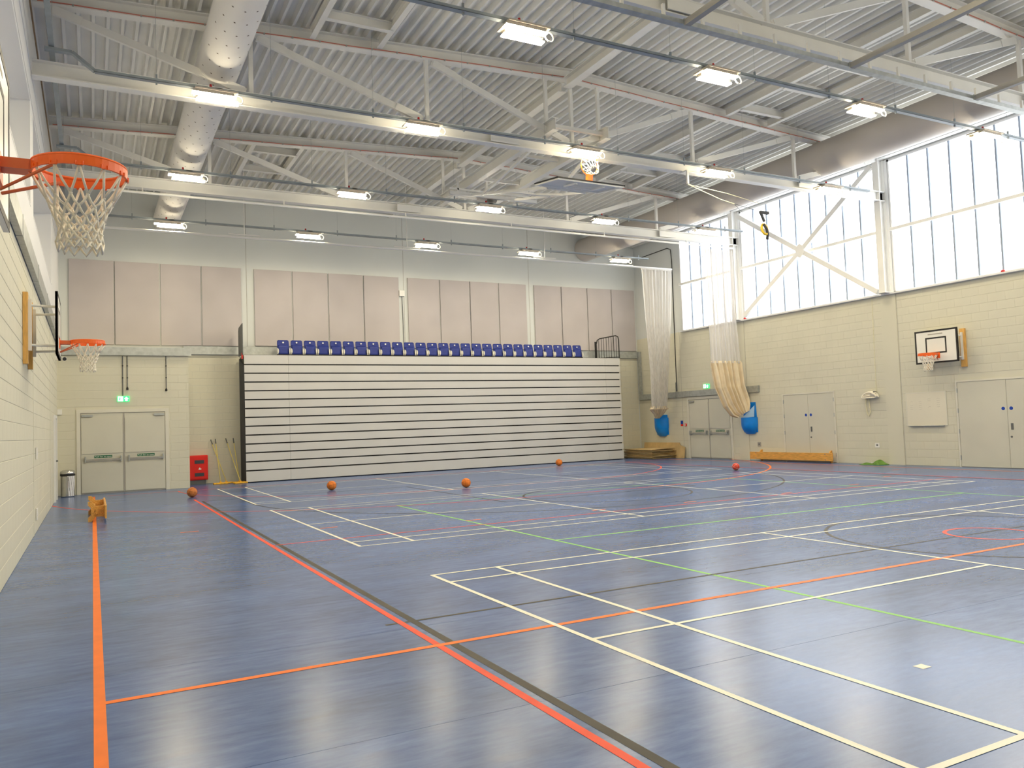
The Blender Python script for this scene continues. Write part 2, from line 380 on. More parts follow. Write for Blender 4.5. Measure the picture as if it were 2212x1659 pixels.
# ceiling deck
ce = struct('ceiling', MB().prism([(-.5, 9.36), (W/2, 9.88), (W+.4, 9.36), (W+.4, 9.6), (W/2, 10.1), (-.5, 9.6)], 'y', YF-.3, YB+.4), 'deck', 'ribbed pale grey metal roof deck', 'ceiling')
PIT, NR = .2446, 4
prof = [(0, .0), (.052, .0), (.072, .125), (.2246, .125), (.2446, 0)]
def sheet_mesh(length):
    pts = []
    for r in range(NR):
        pts += [(p[0]+r*PIT, p[1]) for p in prof[:-1]]
    pts.append((NR*PIT, 0))
    mb = MB(); n = len(pts)
    mb.add([(p[0], 0, p[1]) for p in pts]+[(p[0], length, p[1]) for p in pts], [(i, i+1, n+i+1, n+i) for i in range(n-1)])
    me = mb.mesh('deck_sheet', 'deck'); return me
half = W/2; sw = NR*PIT; ns = math.ceil((half+.1)/sw)
ang = math.atan(.048)
bays = [(YF, -2.75), (-2.75, 3.25), (3.25, 9.25), (9.25, 15.25), (15.25, 21.25), (21.25, YB)]
SM = {}
for a, b in bays:
    L = round(b-a, 3)
    if L not in SM: SM[L] = sheet_mesh(L)
    for s in (-1, 1):
        for i in range(ns):
            o = bpy.data.objects.new('deck_sheet', SM[L]); COL.objects.link(o); o.parent = ce
            if s < 0: xa = half-(i+1)*sw; o.location = (xa, a, 8.92+.048*xa+.262); o.rotation_euler = (0, -ang, 0)
            else: xa = half+i*sw; o.location = (xa, a, 8.92+.048*(W-xa)+.262); o.rotation_euler = (0, ang, 0)

# ------------------------------------------------------------------ windows
def window(name, y0, y1, label):
    w = sroot(name, label, 'window', (W, y0, SILL)); zm = 6.8
    fr = MB()
    for (a, b, c, d) in ((y0, y1, SILL, SILL+.06), (y0, y1, HEAD-.06, HEAD), (y0, y0+.05, SILL, HEAD), (y1-.05, y1, SILL, HEAD)): fr.box(W+.0, W+.12, a, b, c, d)
    fr.build('frame', 'frame_white', w)
    n = max(2, round((y1-y0)/.62)); st = (y1-y0)/n
    for i in range(n):
        for c, d in ((SILL+.05, zm-.02), (zm+.02, HEAD-.05)):
            po = B(W+.07, W+.09, y0+i*st+.016, y0+(i+1)*st-.016, c, d).build('pane', 'pane', w)
            po.data.materials.append(M['pane_edge'])
            for p in po.data.polygons: p.material_index = 0 if p.normal.x < -.5 else 1
        if i: B(W+.02, W+.11, y0+i*st-.022, y0+i*st+.022, SILL+.05, HEAD-.05).build('mullion', 'mullion', w)
    MB().bar((W-.06, y0, zm), (W-.06, y1, zm), .07, .09).build('transom', 'white_steel', w)
window('window_1', 9.45, 15.05, 'tall white-lit window bay right of the right-hand column, cut by the frame')
window('window_2', 15.45, 21.05, 'tall white-lit window bay crossed by the X-shaped brace')
window('window_3', 21.45, 24.42, 'tall white-lit window bay behind the hanging divider net')
window('window_4', 3.45, 9.05, 'window bay beyond the right edge of the picture')
window('window_5', -2.55, 3.05, 'window bay beside the viewer, out of the picture')

# steel columns of the window wall
for nm, yy, lab in (('steel_column', 15.25, 'white steel column right of the X-braced window bay'), ('steel_column', 21.25, 'white steel column left of the X-braced window bay'), ('steel_column', 9.25, 'white steel column beyond the right edge of the picture'), ('steel_column', 3.25, 'white steel column beside the viewer')):
    t = thing(nm, lab, 'column', (W-.16, yy, SILL+.02))
    MB().ibeam((W-.14, yy, SILL+.021), (W-.14, yy, 9.0), .2, .26, .02, (1, 0, 0)).build('shaft', 'white_steel', t)
    B(W-.02, W+.14, yy-.19, yy+.19, SILL+.021, HEAD).build('casing', 'frame_white', t)
    B(W-.32, W-.02, yy-.14, yy+.14, SILL+.021, SILL+.045).build('base_plate', 'white_steel', t)
t = thing('cross_brace', 'X-shaped white tubular brace in front of the middle window bay', 'brace', (W-.2, 18.15, 5.05))
cx = W-.18; c0 = (cx, 18.2, 6.83)
for a in ((cx, 15.45, 8.76), (cx, 20.85, 5.08), (cx, 20.95, 8.65), (cx, 15.45, 5.04)):
    MB().bar(a, c0, .15, .10, (1, 0, 0)).build('arm', 'white_steel', t)
MB().prism([(18.2+.19*math.cos(k*math.pi/3+.5), 6.83+.24*math.sin(k*math.pi/3+.5)) for k in range(6)], 'x', cx-.07, cx-.05).build('gusset_plate', 'white_steel', t)
t = thing('eaves_beam', 'white steel eaves beam along the window heads', 'beam', (W-.15, 12, 8.9))
MB().ibeam((W-.15, -5.5, 9.0), (W-.15, YB-.05, 9.0), .2, .22).build('beam', 'white_steel', t)
B(W-.4, W-.28, -5.5, YB-.1, 8.9, 8.98).build('gutter_edge', 'frame_white', t)

# ------------------------------------------------------------------ roof trusses
NODES = [0.12, 3.57, 7.13, 10.7, 14.27, 17.83, W-.12]
def truss(y, label):
    t = thing('roof_truss', label, 'truss', (W/2, y, 7.66), 'roof trusses spanning the hall')
    MB().ibeam((.02, y, 7.80), (W-.02, y, 7.80), .2, .28).build('bottom_chord', 'white_steel', t)
    for a, b in ((.02, W/2), (W/2, W-.02)):
        MB().ibeam((a, y, zb(a)+.125), (b, y, zb(b)+.125), .2, .25).build('top_chord', 'white_steel', t)
    for x in NODES[1:-1]: MB().bar((x, y, 7.93), (x, y, zb(x)+.01), .075, .075).build('vertical', 'white_steel', t)
    for i in range(3):
        for a, b in ((NODES[i]+.12, NODES[i+1]-.1), (W-NODES[i]-.12, W-NODES[i+1]+.1)):
            d = MB().bar((a, y, zb(a)-.03), (b, y, 7.97), .07, .13).build('diagonal', 'white_steel', t)
            s = 1 if b > a else -1
            A_ = Vector((a, y-.042, zb(a)-.03)); B_ = Vector((b, y-.042, 7.97))
            MB().bar(A_.lerp(B_, .82), A_.lerp(B_, .99), .012, .15).build('splice_plate', 'white_steel', d)
            MB().bar(A_.lerp(B_, .01), A_.lerp(B_, .16), .012, .15).build('splice_plate', 'white_steel', d)
    for x in (8.9, 18.2):
        MB().box(x-.35, x+.35, y-.125, y-.105, 7.70, 7.90).build('bolted_splice', 'white_steel', t)
    # red detector cable clipped along the top chord's lower flange
    pts = [(.1+i*.53, y-.105, zb(.1+i*.53)+.03+.006*math.sin(i*1.7)) for i in range(40)]
    c = MB().tube(pts, .011, 5).build('alarm_cable', 'red_cable', t)
    cl = MB()
    for i in range(1, 39): cl.cbox((pts[i][0], y-.11, pts[i][2]-.01), (.03, .03, .03))
    tag(cl.build('cable_clips', 'tube_brown', c), kind='stuff')
truss(21.25, 'farthest white roof truss, the one nearest the end wall'); truss(15.25, 'middle white roof truss, the second from the end wall')
truss(9.25, 'nearest white roof truss, crossing the top right corner'); truss(3.25, 'roof truss above the viewer, out of the picture')
t = thing('ridge_beam', 'white steel ridge beam running away along the middle of the roof', 'beam', (10.55, 12, 9.2))
for a, b in ((3.36, 9.14), (9.36, 15.14), (15.36, 21.14), (21.36, YB-.02)):
    MB().ibeam((10.55, a, 9.315), (10.55, b, 9.315), .2, .23).build('beam_length', 'white_steel', t)
def trimmer(x0, x1, y0, y1, cross, label):
    t = thing('roof_trimmer_frame', label, 'beam', ((x0+x1)/2, (y0+y1)/2, 9.1), 'trimmer frames under the roof deck')
    for x in (x0, x1): MB().ibeam((x, y0, zb(x)+.15), (x, y1, zb(x)+.15), .11, .2, .014).build('side_beam', 'white_steel', t)
    for c in cross: MB().ibeam((x0, c, (zb(x0)+zb(x1))/2+.15), (x1, c, (zb(x0)+zb(x1))/2+.15), .11, .19, .014).build('cross_beam', 'white_steel', t)
trimmer(4.72, 6.08, 9.37, 15.13, (12.6, 14.35), 'left trimmer frame under the deck, between the two nearer trusses')
trimmer(15.35, 16.8, 9.37, 15.13, (11.9, 13.2, 14.6), 'right trimmer frame under the deck, between the two nearer trusses')
trimmer(4.72, 6.0, 21.37, 26.4, (22.1, 23.8), 'left trimmer frame under the deck, beyond the farthest truss')
trimmer(15.35, 16.8, 15.37, 21.13, (18.4, 19.8), 'right trimmer frame under the deck, behind the folded-up goal')

# ------------------------------------------------------------------ ducts
t = thing('air_duct', 'white round perforated air duct along the left of the roof', 'duct', (3.0, 10, 8.4))
MB().tube([(3.0, -5.9, 8.42), (3.0, 26.4, 8.42), (3.0, YB-.01, 8.42)], .38, 32, cap=False).build('tube', 'duct_white', t, smooth=True)
hp = MB()
yy = 8.2; r = 0
while yy < 26:
    for k in range(5):
        a = -R90-1.0+k*.5+(.25 if r % 2 else 0); n = Vector((math.cos(a), 0, math.sin(a))); tg = Vector((-n.z, 0, n.x)); c = Vector((3.0, yy, 8.42))+n*.3815
        q = .021; hp.add([c+tg*q, c+Vector((0, q, 0)), c-tg*q, c-Vector((0, q, 0))], [(0, 1, 2, 3)])
    yy += .42; r += 1
tag(hp.build('perforations', 'hole_dark', t), kind='stuff')
for yy in (10.9, 17.3, 22.9): MB().tube([(3.0, yy-.02, 8.42), (3.0, yy+.02, 8.42)], .384, 32, cap=False).build('joint_band', 'duct_white', t, smooth=True)
t = thing('air_duct', 'large plain beige round air duct running above the windows', 'duct', (18.9, 10, 8.2))
MB().tube([(18.9, -5.9, 8.62), (18.9, YB-.01, 8.62)], .47, 40, cap=False).build('tube', 'duct_beige', t, smooth=True)
for yy in (7.2, 9.8, 12.3, 14.1, 16.9, 19.6, 22.6, 25.2): MB().tube([(18.9, yy-.015, 8.62), (18.9, yy+.015, 8.62)], .473, 40, cap=False).build('joint_band', 'duct_beige', t, smooth=True)

# ------------------------------------------------------------------ cable trays and lamps
LX = [2.87, 6.83, 10.74, 14.63, 18.58]; LYs = [24.46, 19.73, 14.79, 10.49]
LZ = 7.59
rown = ['row nearest the end wall', 'second row from the end wall', 'third row from the end wall', 'nearest visible row']
for r, yy in enumerate(LYs):
    t = thing('cable_tray', 'grey metal cable tray carrying the %s of lamps' % rown[r].replace('row nearest', 'row nearest'), 'cable tray', (10, yy, LZ+.1), 'cable trays')
    x0 = .95 if r else .4; x1 = 20.2 if r else 19.9
    MB().box(x0, x1, yy-.05, yy+.05, LZ+.12, LZ+.125).box(x0, x1, yy-.05, yy-.046, LZ+.12, LZ+.17).box(x0, x1, yy+.046, yy+.05, LZ+.12, LZ+.17).build('tray', 'tray_grey', t)
    if r: MB().bar((.95, yy, LZ+.145), (.62, yy, LZ+.40), .1, .05).bar((.62, yy, LZ+.40), (.22, yy, LZ+.40), .1, .05).build('riser', 'tray_grey', t)
    x = 1.9
    while x < x1: 
        z1 = zb(x)+.27
        rd = MB().bar((x, yy, LZ+.08), (x, yy, LZ+.26), .03).build('hanger_clip', 'tray_grey', t)
        MB().tube([(x, yy, LZ+.2), (x, yy, z1)], .0028, 4).build('hanger_rod', 'galvanised', rd); x += 1.95
t = thing('cable_tray', 'narrow grey cable tray running along the roof edge by the left wall', 'cable tray', (.5, 15, 8.0), 'cable trays')
MB().box(.28, .36, 8, 26.5, 8.03, 8.08).build('tray', 'tray_grey', t)
for yy in range(9, 27, 3): MB().tube([(.32, yy, 8.04), (.32, yy, 9.2)], .004, 4).build('hanger_rod', 'galvanised', t)
def make_lamp(label):
    t = thing('ceiling_lamp', label, 'lamp', (0, 0, 0), 'twin-bar ceiling lamps')
    b = MB().box(-.36, .36, -.21, .21, .055, .085).box(-.30, .30, -.04, .04, .085, .115); b.build('body', 'lamp_body', t, local=True)
    for s in (-1, 1):
        ox = .05*s
        lb = MB().box(-.36+ox, .36+ox, s*.135-.06, s*.135+.06, -.024, -.001).build('light_bar', 'lamp_on', t, local=True)
        lb.data.materials.append(M['lamp_body'])
        for p in lb.data.polygons: p.material_index = 1 if p.normal.z > .5 else 0
        MB().box(-.34+ox, .34+ox, s*.135-.05, s*.135+.05, -.001, .054).build('bar_housing', 'lamp_body', t, local=True)
    MB().box(-.01, .12, -.05, .05, .115, .175).build('control_gear', 'tube_brown', t, local=True)
    MB().lathe([(.028, .115), (.028, .15), (.02, .23)], (-.08, 0, 0), 10).build('red_connector', 'red_plastic', t, local=True)
    MB().tube([(.30+.075+.075*math.cos(a), -.12+.02*math.sin(a), -.03+.085*math.sin(a)) for a in [2*math.pi*i/16 for i in range(16)]], .012, 6, closed=True).build('cable_loop', 'white_plastic', t, local=True)
    return t
lamp0 = None
RW = ['row nearest the end wall', 'second row from the end wall', 'third row from the end wall', 'row nearest the viewer']
for r, yy in enumerate(LYs):
    xs = LX if r < 3 else LX[1:]
    for i, x in enumerate(xs):
        lab = 'lit twin-bar ceiling lamp, %s from left, %s' % (ORD[i], RW[r])
        if lamp0 is None: lamp0 = make_lamp(lab); o = lamp0
        else: o = copy_tree(lamp0); o['label'] = lab
        o.location = (x, yy, LZ)
for r, yy in enumerate((5.9, 1.3)):  # unseen rows continuing the lamp grid, added to light the foreground
    for i, x in enumerate(LX):
        o = copy_tree(lamp0); o['label'] = 'lit twin-bar ceiling lamp in the rows above the viewer, outside the picture'; o['group'] = 'ceiling lamps above the viewer'; o.location = (x, yy, LZ)
o = copy_tree(lamp0); o['label'] = 'lit twin-bar ceiling lamp in the rows above the viewer, outside the picture'; o['group'] = 'ceiling lamps above the viewer'; o.location = (LX[0], 10.49, LZ)

# ------------------------------------------------------------------ net tracks
t = thing('net_track', 'thin white net track hung below the lamp row nearest the end wall', 'track', (11, 24.3, 7.35))
MB().tube([(.6, 24.3, 7.36), (20.9, 24.3, 7.36)], .035, 10).build('rail', 'white_steel', t)
for x in (4.9, 10.0, 15.2):
    h = MB().tube([(x, 24.3, 7.42), (x, 24.3, zb(x)+.27)], .014, 6).build('hanger', 'white_steel', t)
    MB().tube([(x-.45, 24.3, 7.44), (x+.45, 24.3, 7.44)], .02, 6).build('cross_bar', 'white_steel', h)
t = thing('net_track', 'thin white net track fixed under the farthest roof truss', 'track', (11, 21.1, 7.5))
MB().tube([(.6, 21.1, 7.52), (21.05, 21.1, 7.52)], .032, 10).build('rail', 'white_steel', t)
for x in (2, 5.4, 8.8, 12.2, 15.6, 19): MB().bar((x, 21.15, 7.53), (x, 21.15, 7.66), .03).build('bracket', 'white_steel', t)
t = thing('net_track', 'grey slotted channel track below the nearest roof truss', 'track', (13, 9.0, 7.45))
MB().box(4, 20.9, 8.94, 9.06, 7.40, 7.41).box(4, 20.9, 8.94, 8.948, 7.41, 7.47).box(4, 20.9, 9.052, 9.06, 7.41, 7.47).build('channel', 'galvanised', t)
for i in range(22): MB().cbox((4.6+i*.75, 9.0, 7.565), (.05, .04, .19)).build('bracket', 'white_steel', t)
for i, x in enumerate((8.73, 12.3, 15.72)):
    t = thing('steel_tube', 'grey-brown square tube running toward the viewer, %s of three in the top right' % ORD[i], 'beam', (x, 6.5, 7.38), 'square tubes from the nearest track')
    MB().bar((x, 3.3, 7.42), (x, 8.93, 7.42), .1, .09).build('tube', 'tube_brown', t); B(x-.06, x+.06, 8.92, 8.938, 7.37, 7.48).build('end_plate', 'galvanised', t)

# ------------------------------------------------------------------ trunking
def trunk(label, boxes, joints=()):
    x, y, z = [(boxes[0][2*i]+boxes[0][2*i+1])/2 for i in range(3)]
    t = thing('trunking', label, 'trunking', (x, y, z), 'galvanised wall trunking')
    for b in boxes: B(*b).build('run', 'galvanised', t)
    for b in joints: B(*b).build('coupler', 'galvanised', t)
trunk('galvanised trunking receding along the left wall', [(.01, .09, 6, 25.6, 4.22, 4.5)], [(.009, .095, yy-.06, yy+.06, 4.215, 4.505) for yy in (12, 15.4, 18.4, 21.4)])
trunk('galvanised trunking across the top of the left lobby', [(.1, 3.52, LY-.09, LY-.01, 3.95, 4.19)])
trunk('galvanised trunking between the lobby and the bleacher', [(3.46, 19.3, YB-.09, YB-.01, 4.16, 4.42)])
trunk('short galvanised trunking on the end wall right of the bleacher', [(19.4, W-.1, YB-.09, YB-.01, 4.16, 4.42)])
trunk('galvanised trunking stepping down the far right corner and over the fire exit', [(W-.09, W-.012, 20.48, YB-.1, 2.38, 2.6), (W-.09, W-.012, YB-.26, YB-.1, 2.6, 4.42)], [(W-.095, W-.012, 24.9, 24.96, 2.375, 2.605)])

# ------------------------------------------------------------------ acoustic panels
XP = [(.27, 1.49), (1.52, 2.78), (2.82, 4.01), (4.05, 5.27), (5.69, 6.92), (6.96, 8.16), (8.2, 9.43), (9.47, 10.77), (11.12, 12.36), (12.4, 13.6), (13.64, 14.82), (14.86, 16.06), (16.43, 17.66), (17.7, 18.9), (18.94, 20.1), (20.14, 21.3)]
for i, (a, b) in enumerate(XP):
    o = B(a, b, YB-.055, YB-.005, 4.44 if i < 4 else 4.46, 7.04).build('acoustic_panel', 'panel_fabric', bevel=.008)
    tag(o, 'mauve-grey fabric wall panel, %s from the left in the row above the bleacher' % ORD[i], 'wall panel', 'acoustic panels on the end wall')

# ------------------------------------------------------------------ bleacher
BY, BX0, BX1, BH = 26.32, 5.16, 19.72, 4.06
t = thing('bleacher', 'retracted telescopic bleacher with a tall stack of pale fascia boards', 'bleacher', ((BX0+BX1)/2, BY, 0))
B(BX0+.03, BX1-.03, BY+.06, YB-.1, .01, BH-.03).build('black_carcass', 'black', t)
B(BX0-.0, BX1, BY+.04, YB-.12, BH-.03, BH).build('top_deck', 'fascia', t)
MB().prism([(BY+.03, .01), (YB-.12, .01), (YB-.12, BH-.05), (BY+.06, BH-.35), (BY+.03, .3)], 'x', BX0-.01, BX0+.025).build('side_skirt', 'soft_black', t)
secs = [BX0, 6.55, 19.0, BX1]; nrow = 14; first = .40; pitch = (BH-first)/(nrow-1)
for r in range(nrow):
    z0 = .03 if r == 0 else first+(r-1)*pitch; z1 = first-.042 if r == 0 else z0+pitch-.042
    if r == nrow-1: z1 = BH
    for i in range(3): B(secs[i]+.003, secs[i+1]-.003, BY+.002*r-.0, BY+.002*r+.022, z0, z1).build('fascia_board', 'fascia', t)
t = thing('end_guard', 'tall dark grey guard plate standing on the left end of the bleacher', 'guard', (BX0, 26.75, BH))
MB().prism([(26.35, BH+.01), (27.1, BH+.01), (27.1, BH+.85), (27.0, BH+.95), (26.35, BH+1.02)], 'x', BX0-.05, BX0-.02).build('plate', 'dark_grey', t, bevel=.01)
B(BX0-.06, BX0-.02, 26.4, 26.5, BH-.12, BH+.08).build('bracket', 'red_plastic', t)
t = thing('end_guard', 'black barred guard rail standing on the right end of the bleacher', 'guard', (19.4, 26.7, BH))
A = Vector((19.06, 27.0, BH+.004)); D = Vector((.70, -.58, 0))
def gp(u, z): return A+D*u+Vector((0, 0, z))
MB().tube([gp(0, 0), gp(0, .62), gp(.05, .78), gp(.16, .84), gp(.88, .93), gp(.97, .88), gp(1, .76), gp(1, 0)], .022, 8).build('frame', 'black', t)
for i in range(1, 9): u = i/9; MB().tube([gp(u, .03), gp(u, .80+.12*u)], .011, 6).build('bar', 'black', t)
MB().tube([gp(0, .05), gp(1, .05)], .014, 6).build('bottom_rail', 'black', t); MB().bar(gp(-.04, 0), gp(-.04, .72), .05, .05).build('post', 'black', t)
# seats
def make_seat(label):
    s = thing('stadium_seat', label, 'seat', (0, 0, 0), 'blue tip-up seats along the top of the bleacher')
    def shell(u, v):
        w = .195-.02*max(0, v-.75)*4*.5; x = (u-.5)*2*w; z = .05+.47*v
        yb = .02+.10*v+.03*(1-(2*u-1)**2)
        e = .02*max(0, abs(2*u-1)-.8)*5*max(0, v-.85)*6; return (x, yb, z-e)
    MB().grid(shell, 10, 8).build('back_shell', 'seat_blue', s, smooth=True, local=True).modifiers.new('thick', 'SOLIDIFY').thickness = .02
    def pan(u, v):
        w = .165; x = (u-.5)*2*w; z = .055+.30*v; return (x, -.005+.045*v-.012*(1-(2*u-1)**2)*(1-v), z)
    MB().grid(pan, 8, 6).build('tip_up_pan', 'seat_blue', s, smooth=True, local=True).modifiers.new('thick', 'SOLIDIFY').thickness = .025
    MB().lathe([(.027, 0), (.027, .02)], (0, .068, .445), 12, 'y').build('hole_highlight', 'white_plastic', s, local=True)  # white disc paints the bright highlight at the seat's hand hole
    for sx in (-1, 1): MB().prism([(-.03, .05), (.02, .05), (.05, .15), (.04, .23), (.0, .25), (-.03, .18)], 'x', sx*.190-.012, sx*.190+.012).build('hinge_cheek', 'seat_grey', s, local=True)
    for sx in (-1, 1): MB().prism([(sx*(.188+.023*math.cos(a)), .155+.075*math.sin(a)) for a in [2*math.pi*i/12 for i in range(12)]], 'y', -.06, -.045).build('hinge_cover', 'door_frame', s, local=True)
    MB().box(-.21, .21, .0, .06, 0, .05).build('mount', 'black', s, local=True)
    return s
sx0, sx1 = 6.44, 17.85; s0 = None
for i in range(27):
    lab = 'blue plastic tip-up seat, %s from the left in the row on the bleacher' % ORD[i]
    if s0 is None: s0 = make_seat(lab); o = s0
    else: o = copy_tree(s0); o['label'] = lab
    o.location = (sx0+(sx1-sx0)*i/26, 26.5, BH)

# ------------------------------------------------------------------ doors
def fire_door(name, n, u0, u1, h, plane, label, parts_y=1.0):
    """double fire-exit door; n = facing direction"""
    def P(u, q, z): return {'-y': (u, plane-q, z), '-x': (plane-q, u, z)}[n]
    def bx(ua, ub, q0, q1, z0, z1):
        a = P(ua, q0, z0); b = P(ub, q1, z1)
        return B(min(a[0], b[0]), max(a[0], b[0]), min(a[1], b[1]), max(a[1], b[1]), z0, z1)
    t = sroot(name, label, 'door', P((u0+u1)/2, 0, 0))
    for ua, ub, za, zc in ((u0-.1, u0, 0, h+.1), (u1, u1+.1, 0, h+.1), (u0, u1, h, h+.1)): bx(ua, ub, .0, .03, za, zc).build('frame', 'door_frame', t)
    bx(u0, u1, .0, .004, 0, h).build('shadow_gap', 'tube_brown', t)
    m = (u0+u1)/2
    for i, (a, b) in enumerate(((u0+.012, m-.02), (m+.02, u1-.012))):
        lf = bx(a, b, .004, .014, .03, h-.02).build('leaf', 'door_paint', t)
        bx(a+.01, b-.01, .014, .032, .05, .86).build('lower_panel', 'door_paint', lf)
        bx(a+.01, b-.01, .014, .032, 1.14, h-.14).build('upper_panel', 'door_paint', lf)
        pb = bx(a+.09, b-.04, .075, .105, .94, .985).build('push_bar', 'chrome', lf)
        for u in (a+.09, b-.075): bx(u, u+.035, .014, .11, .90, 1.06).build('bar_bracket', 'galvanised', lf)
        c = (a+b)/2+(.02 if n == '-y' else .0)
        sg = bx(c-.23, c+.23, .015, .018, 1.015, 1.085).build('push_sign', 'sign_green', lf)
        text_mesh('Push bar to open', .062, 'sign_text', 'white_plastic', lf, face_mat(n, P(c, .0195, 1.05)))
        cl = (a+.02, a+.3) if i == 0 else (b-.3, b-.02)
        bx(cl[0], cl[1], .02, .07, h-.11, h-.05).build('door_closer', 'galvanised', lf)
    bx(m-.018, m+.018, .006, .024, .02, h-.01).build('meeting_strip', 'tube_brown', t)
    return t
fire_door('door_1', '-y', D1[0], D1[1], D1[2], LY, 'pale double fire-exit doors with push bars in the left lobby')
fire_door('door_2', '-x', FEX[0], FEX[1], FEX[2]-.04, W, 'pale double fire-exit doors in the right wall beside the far corner')
def flush_door(name, u0, u1, h, label, m=None, hinge_both=True):
    t = sroot(name, label, 'door', (W, (u0+u1)/2, 0)); m = m or (u0+u1)/2
    for a, b, c, d in ((u0-.05, u0, 0, h+.05), (u1, u1+.05, 0, h+.05), (u0, u1, h, h+.05)): B(W-.03, W, a, b, c, d).build('frame', 'door_frame', t)
    B(W-.004, W, u0, u1, 0, h).build('shadow_gap', 'tube_brown', t)
    for i, (a, b) in enumerate(((u0+.006, m-.004), (m+.004, u1-.006))):
        lf = B(W-.02, W-.004, a, b, .012, h-.006).build('leaf', 'door_paint', t)
        uu = m-.1 if i == 0 else m+.1
        MB().lathe([(.045, 0), (.045, .003)], (W-.0235, uu, 1.52), 20, 'x').build('blue_disc', 'sign_blue', lf)
        hz = u0+.0 if i == 0 else u1
        for z in (.25, .95, 1.5, h-.22): B(W-.036, W-.018, hz-.012, hz+.012, z-.06, z+.06).build('hinge', 'galvanised', lf)
        if i == 0:
            B(W-.028, W-.02, m-.13, m-.07, .98, 1.14).build('lock_plate', 'dark_grey', lf)
            MB().lathe([(.025, 0), (.025, .012)], (W-.031, m-.07, .80), 12, 'x').build('keyhole_cover', 'dark_grey', lf)
    return t
flush_door('door_3', STO[0], STO[1], STO[2], 'flush cream double store doors with two small blue discs behind the bench')
flush_door('door_4', BIG[0], BIG[1], BIG[2], 'large flush cream double doors with blue discs at the right edge', 12.05)
t = sroot('door_5', 'narrow white-framed door seen edge-on in the left wall', 'door', (0, 23.7, 0))
for a, b, c, d in ((23.2, 23.28, 0, 2.2), (24.17, 24.25, 0, 2.2), (23.28, 24.17, 2.12, 2.2)): B(0, .05, a, b, c, d).build('frame', 'frame_white', t)
lf = B(.0, .025, 23.29, 24.16, .01, 2.11).build('leaf', 'door_paint', t); B(.025, .03, 23.5, 23.7, .95, 1.9).build('vision_strip', 'card', lf); B(.025, .07, 24.02, 24.08, 1.0, 1.04).build('handle', 'dark_grey', lf)

# exit signs
def exit_sign(n, c, label, w=.32, h=.16):
    t = thing('exit_sign', label, 'sign', c, 'lit green exit signs')
    def bx(a, b, q0, q1, z0, z1):
        if n == '-y': return B(c[0]+a, c[0]+b, c[1]-q1, c[1]-q0, c[2]+z0, c[2]+z1)
        return B(c[0]-q1, c[0]-q0, c[1]-b, c[1]-a, c[2]+z0, c[2]+z1)
    bx(-w/2, w/2, 0, .04, -h/2, h/2).build('case', 'exit_green', t)
    bx(-w/2+.02, -.005, .04, .042, -h/2+.012, h/2-.012).build('doorway_symbol', 'exit_white', t)
    def pr(poly, nm, m):
        mb = MB()
        if n == '-y': mb.prism([(c[0]+p[0], c[2]+p[1]) for p in poly], 'y', c[1]-.044, c[1]-.0405)
        else: mb.prism([(c[1]-p[0], c[2]+p[1]) for p in poly], 'x', c[0]-.044, c[0]-.0405)
        mb.build(nm, m, t)
    pr([(.08, .06), (.14, 0), (.11, 0), (.11, -.06), (.05, -.06), (.05, 0), (.02, 0)], 'up_arrow', 'exit_white')
    pr([(-.10, .05), (-.08, .05), (-.08, .03), (-.055, .01), (-.06, 0), (-.085, .01), (-.075, -.03), (-.09, -.06), (-.10, -.055), (-.10, -.02), (-.125, -.05), (-.13, -.04), (-.11, 0)], 'running_figure', 'exit_green')
exit_sign('-y', (1.67, LY-.002, 2.69), 'lit green exit sign above the left double doors'); exit_sign('-x', (W-.002, 23.17, 2.73), 'lit green exit sign above the right fire exit')
# black conduits on the lobby
for i, (x, z0, lab) in enumerate(((1.66, 2.78, 'black conduit running down to the left exit sign'), (1.78, 3.0, 'short black conduit just right of the exit sign conduit'), (2.82, 2.95, 'black conduit standing alone on the right of the lobby wall'))):
    t = thing('conduit', lab, 'conduit', (x, LY-.02, z0), 'black conduits on the lobby')
    MB().tube([(x, LY-.022, z0), (x, LY-.022, 3.94)], .012, 6).build('pipe', 'dark_grey', t)
    for z in (3.3, 3.65): MB().cbox((x, LY-.022, z), (.035, .03, .03)).build('saddle', 'black', t)
    if z0 > 2.8: MB().lathe([(.03, -.05), (.03, 0), (.012, .04)], (x, LY-.032, z0), 8).build('end_gland', 'black', t)

# ------------------------------------------------------------------ basketball goals
def net_strands(cx, cy, cz, R, n=12, L=.37, seed=1):
    rnd = random.Random(seed); mb = MB(); rows = 6
    def pt(k, r):
        f = (0, .38, .53, .66, .78, .89, 1)[r]; rad = R*(1-.56*min(1, f*1.3)**.8) if f < .8 else R*.44*(1+.1*(f-.8)*5)
        a = 2*math.pi*(k+(r % 2)*.5)/n; jit = (.006 if r else 0)
        return Vector((cx+rad*math.cos(a)+rnd.uniform(-jit, jit), cy+rad*math.sin(a)+rnd.uniform(-jit, jit), cz-L*f+rnd.uniform(-jit, jit)))
    P = [[pt(k, r) for k in range(n)] for r in range(rows+1)]
    for r in range(rows):
        for k in range(n):
            a = P[r][k]
            for b in ((P[r+1][k], P[r+1][(k-1) % n]) if r % 2 == 0 else (P[r+1][k], P[r+1][(k+1) % n])):
                mb.tube([a, (a+b)/2+Vector((0, 0, -.008)), b], .0068, 5)
    for k in range(n):
        for r in range(1, rows): p = P[r][k]; mb.lathe([(.004, -.010), (.011, 0), (.004, .010)], p, 5)
        a = P[rows][k]; b = P[rows][(k+1) % n]; mb.tube([a, (a+b)/2+Vector((0, 0, -.045)), b], .007, 5)
    return mb
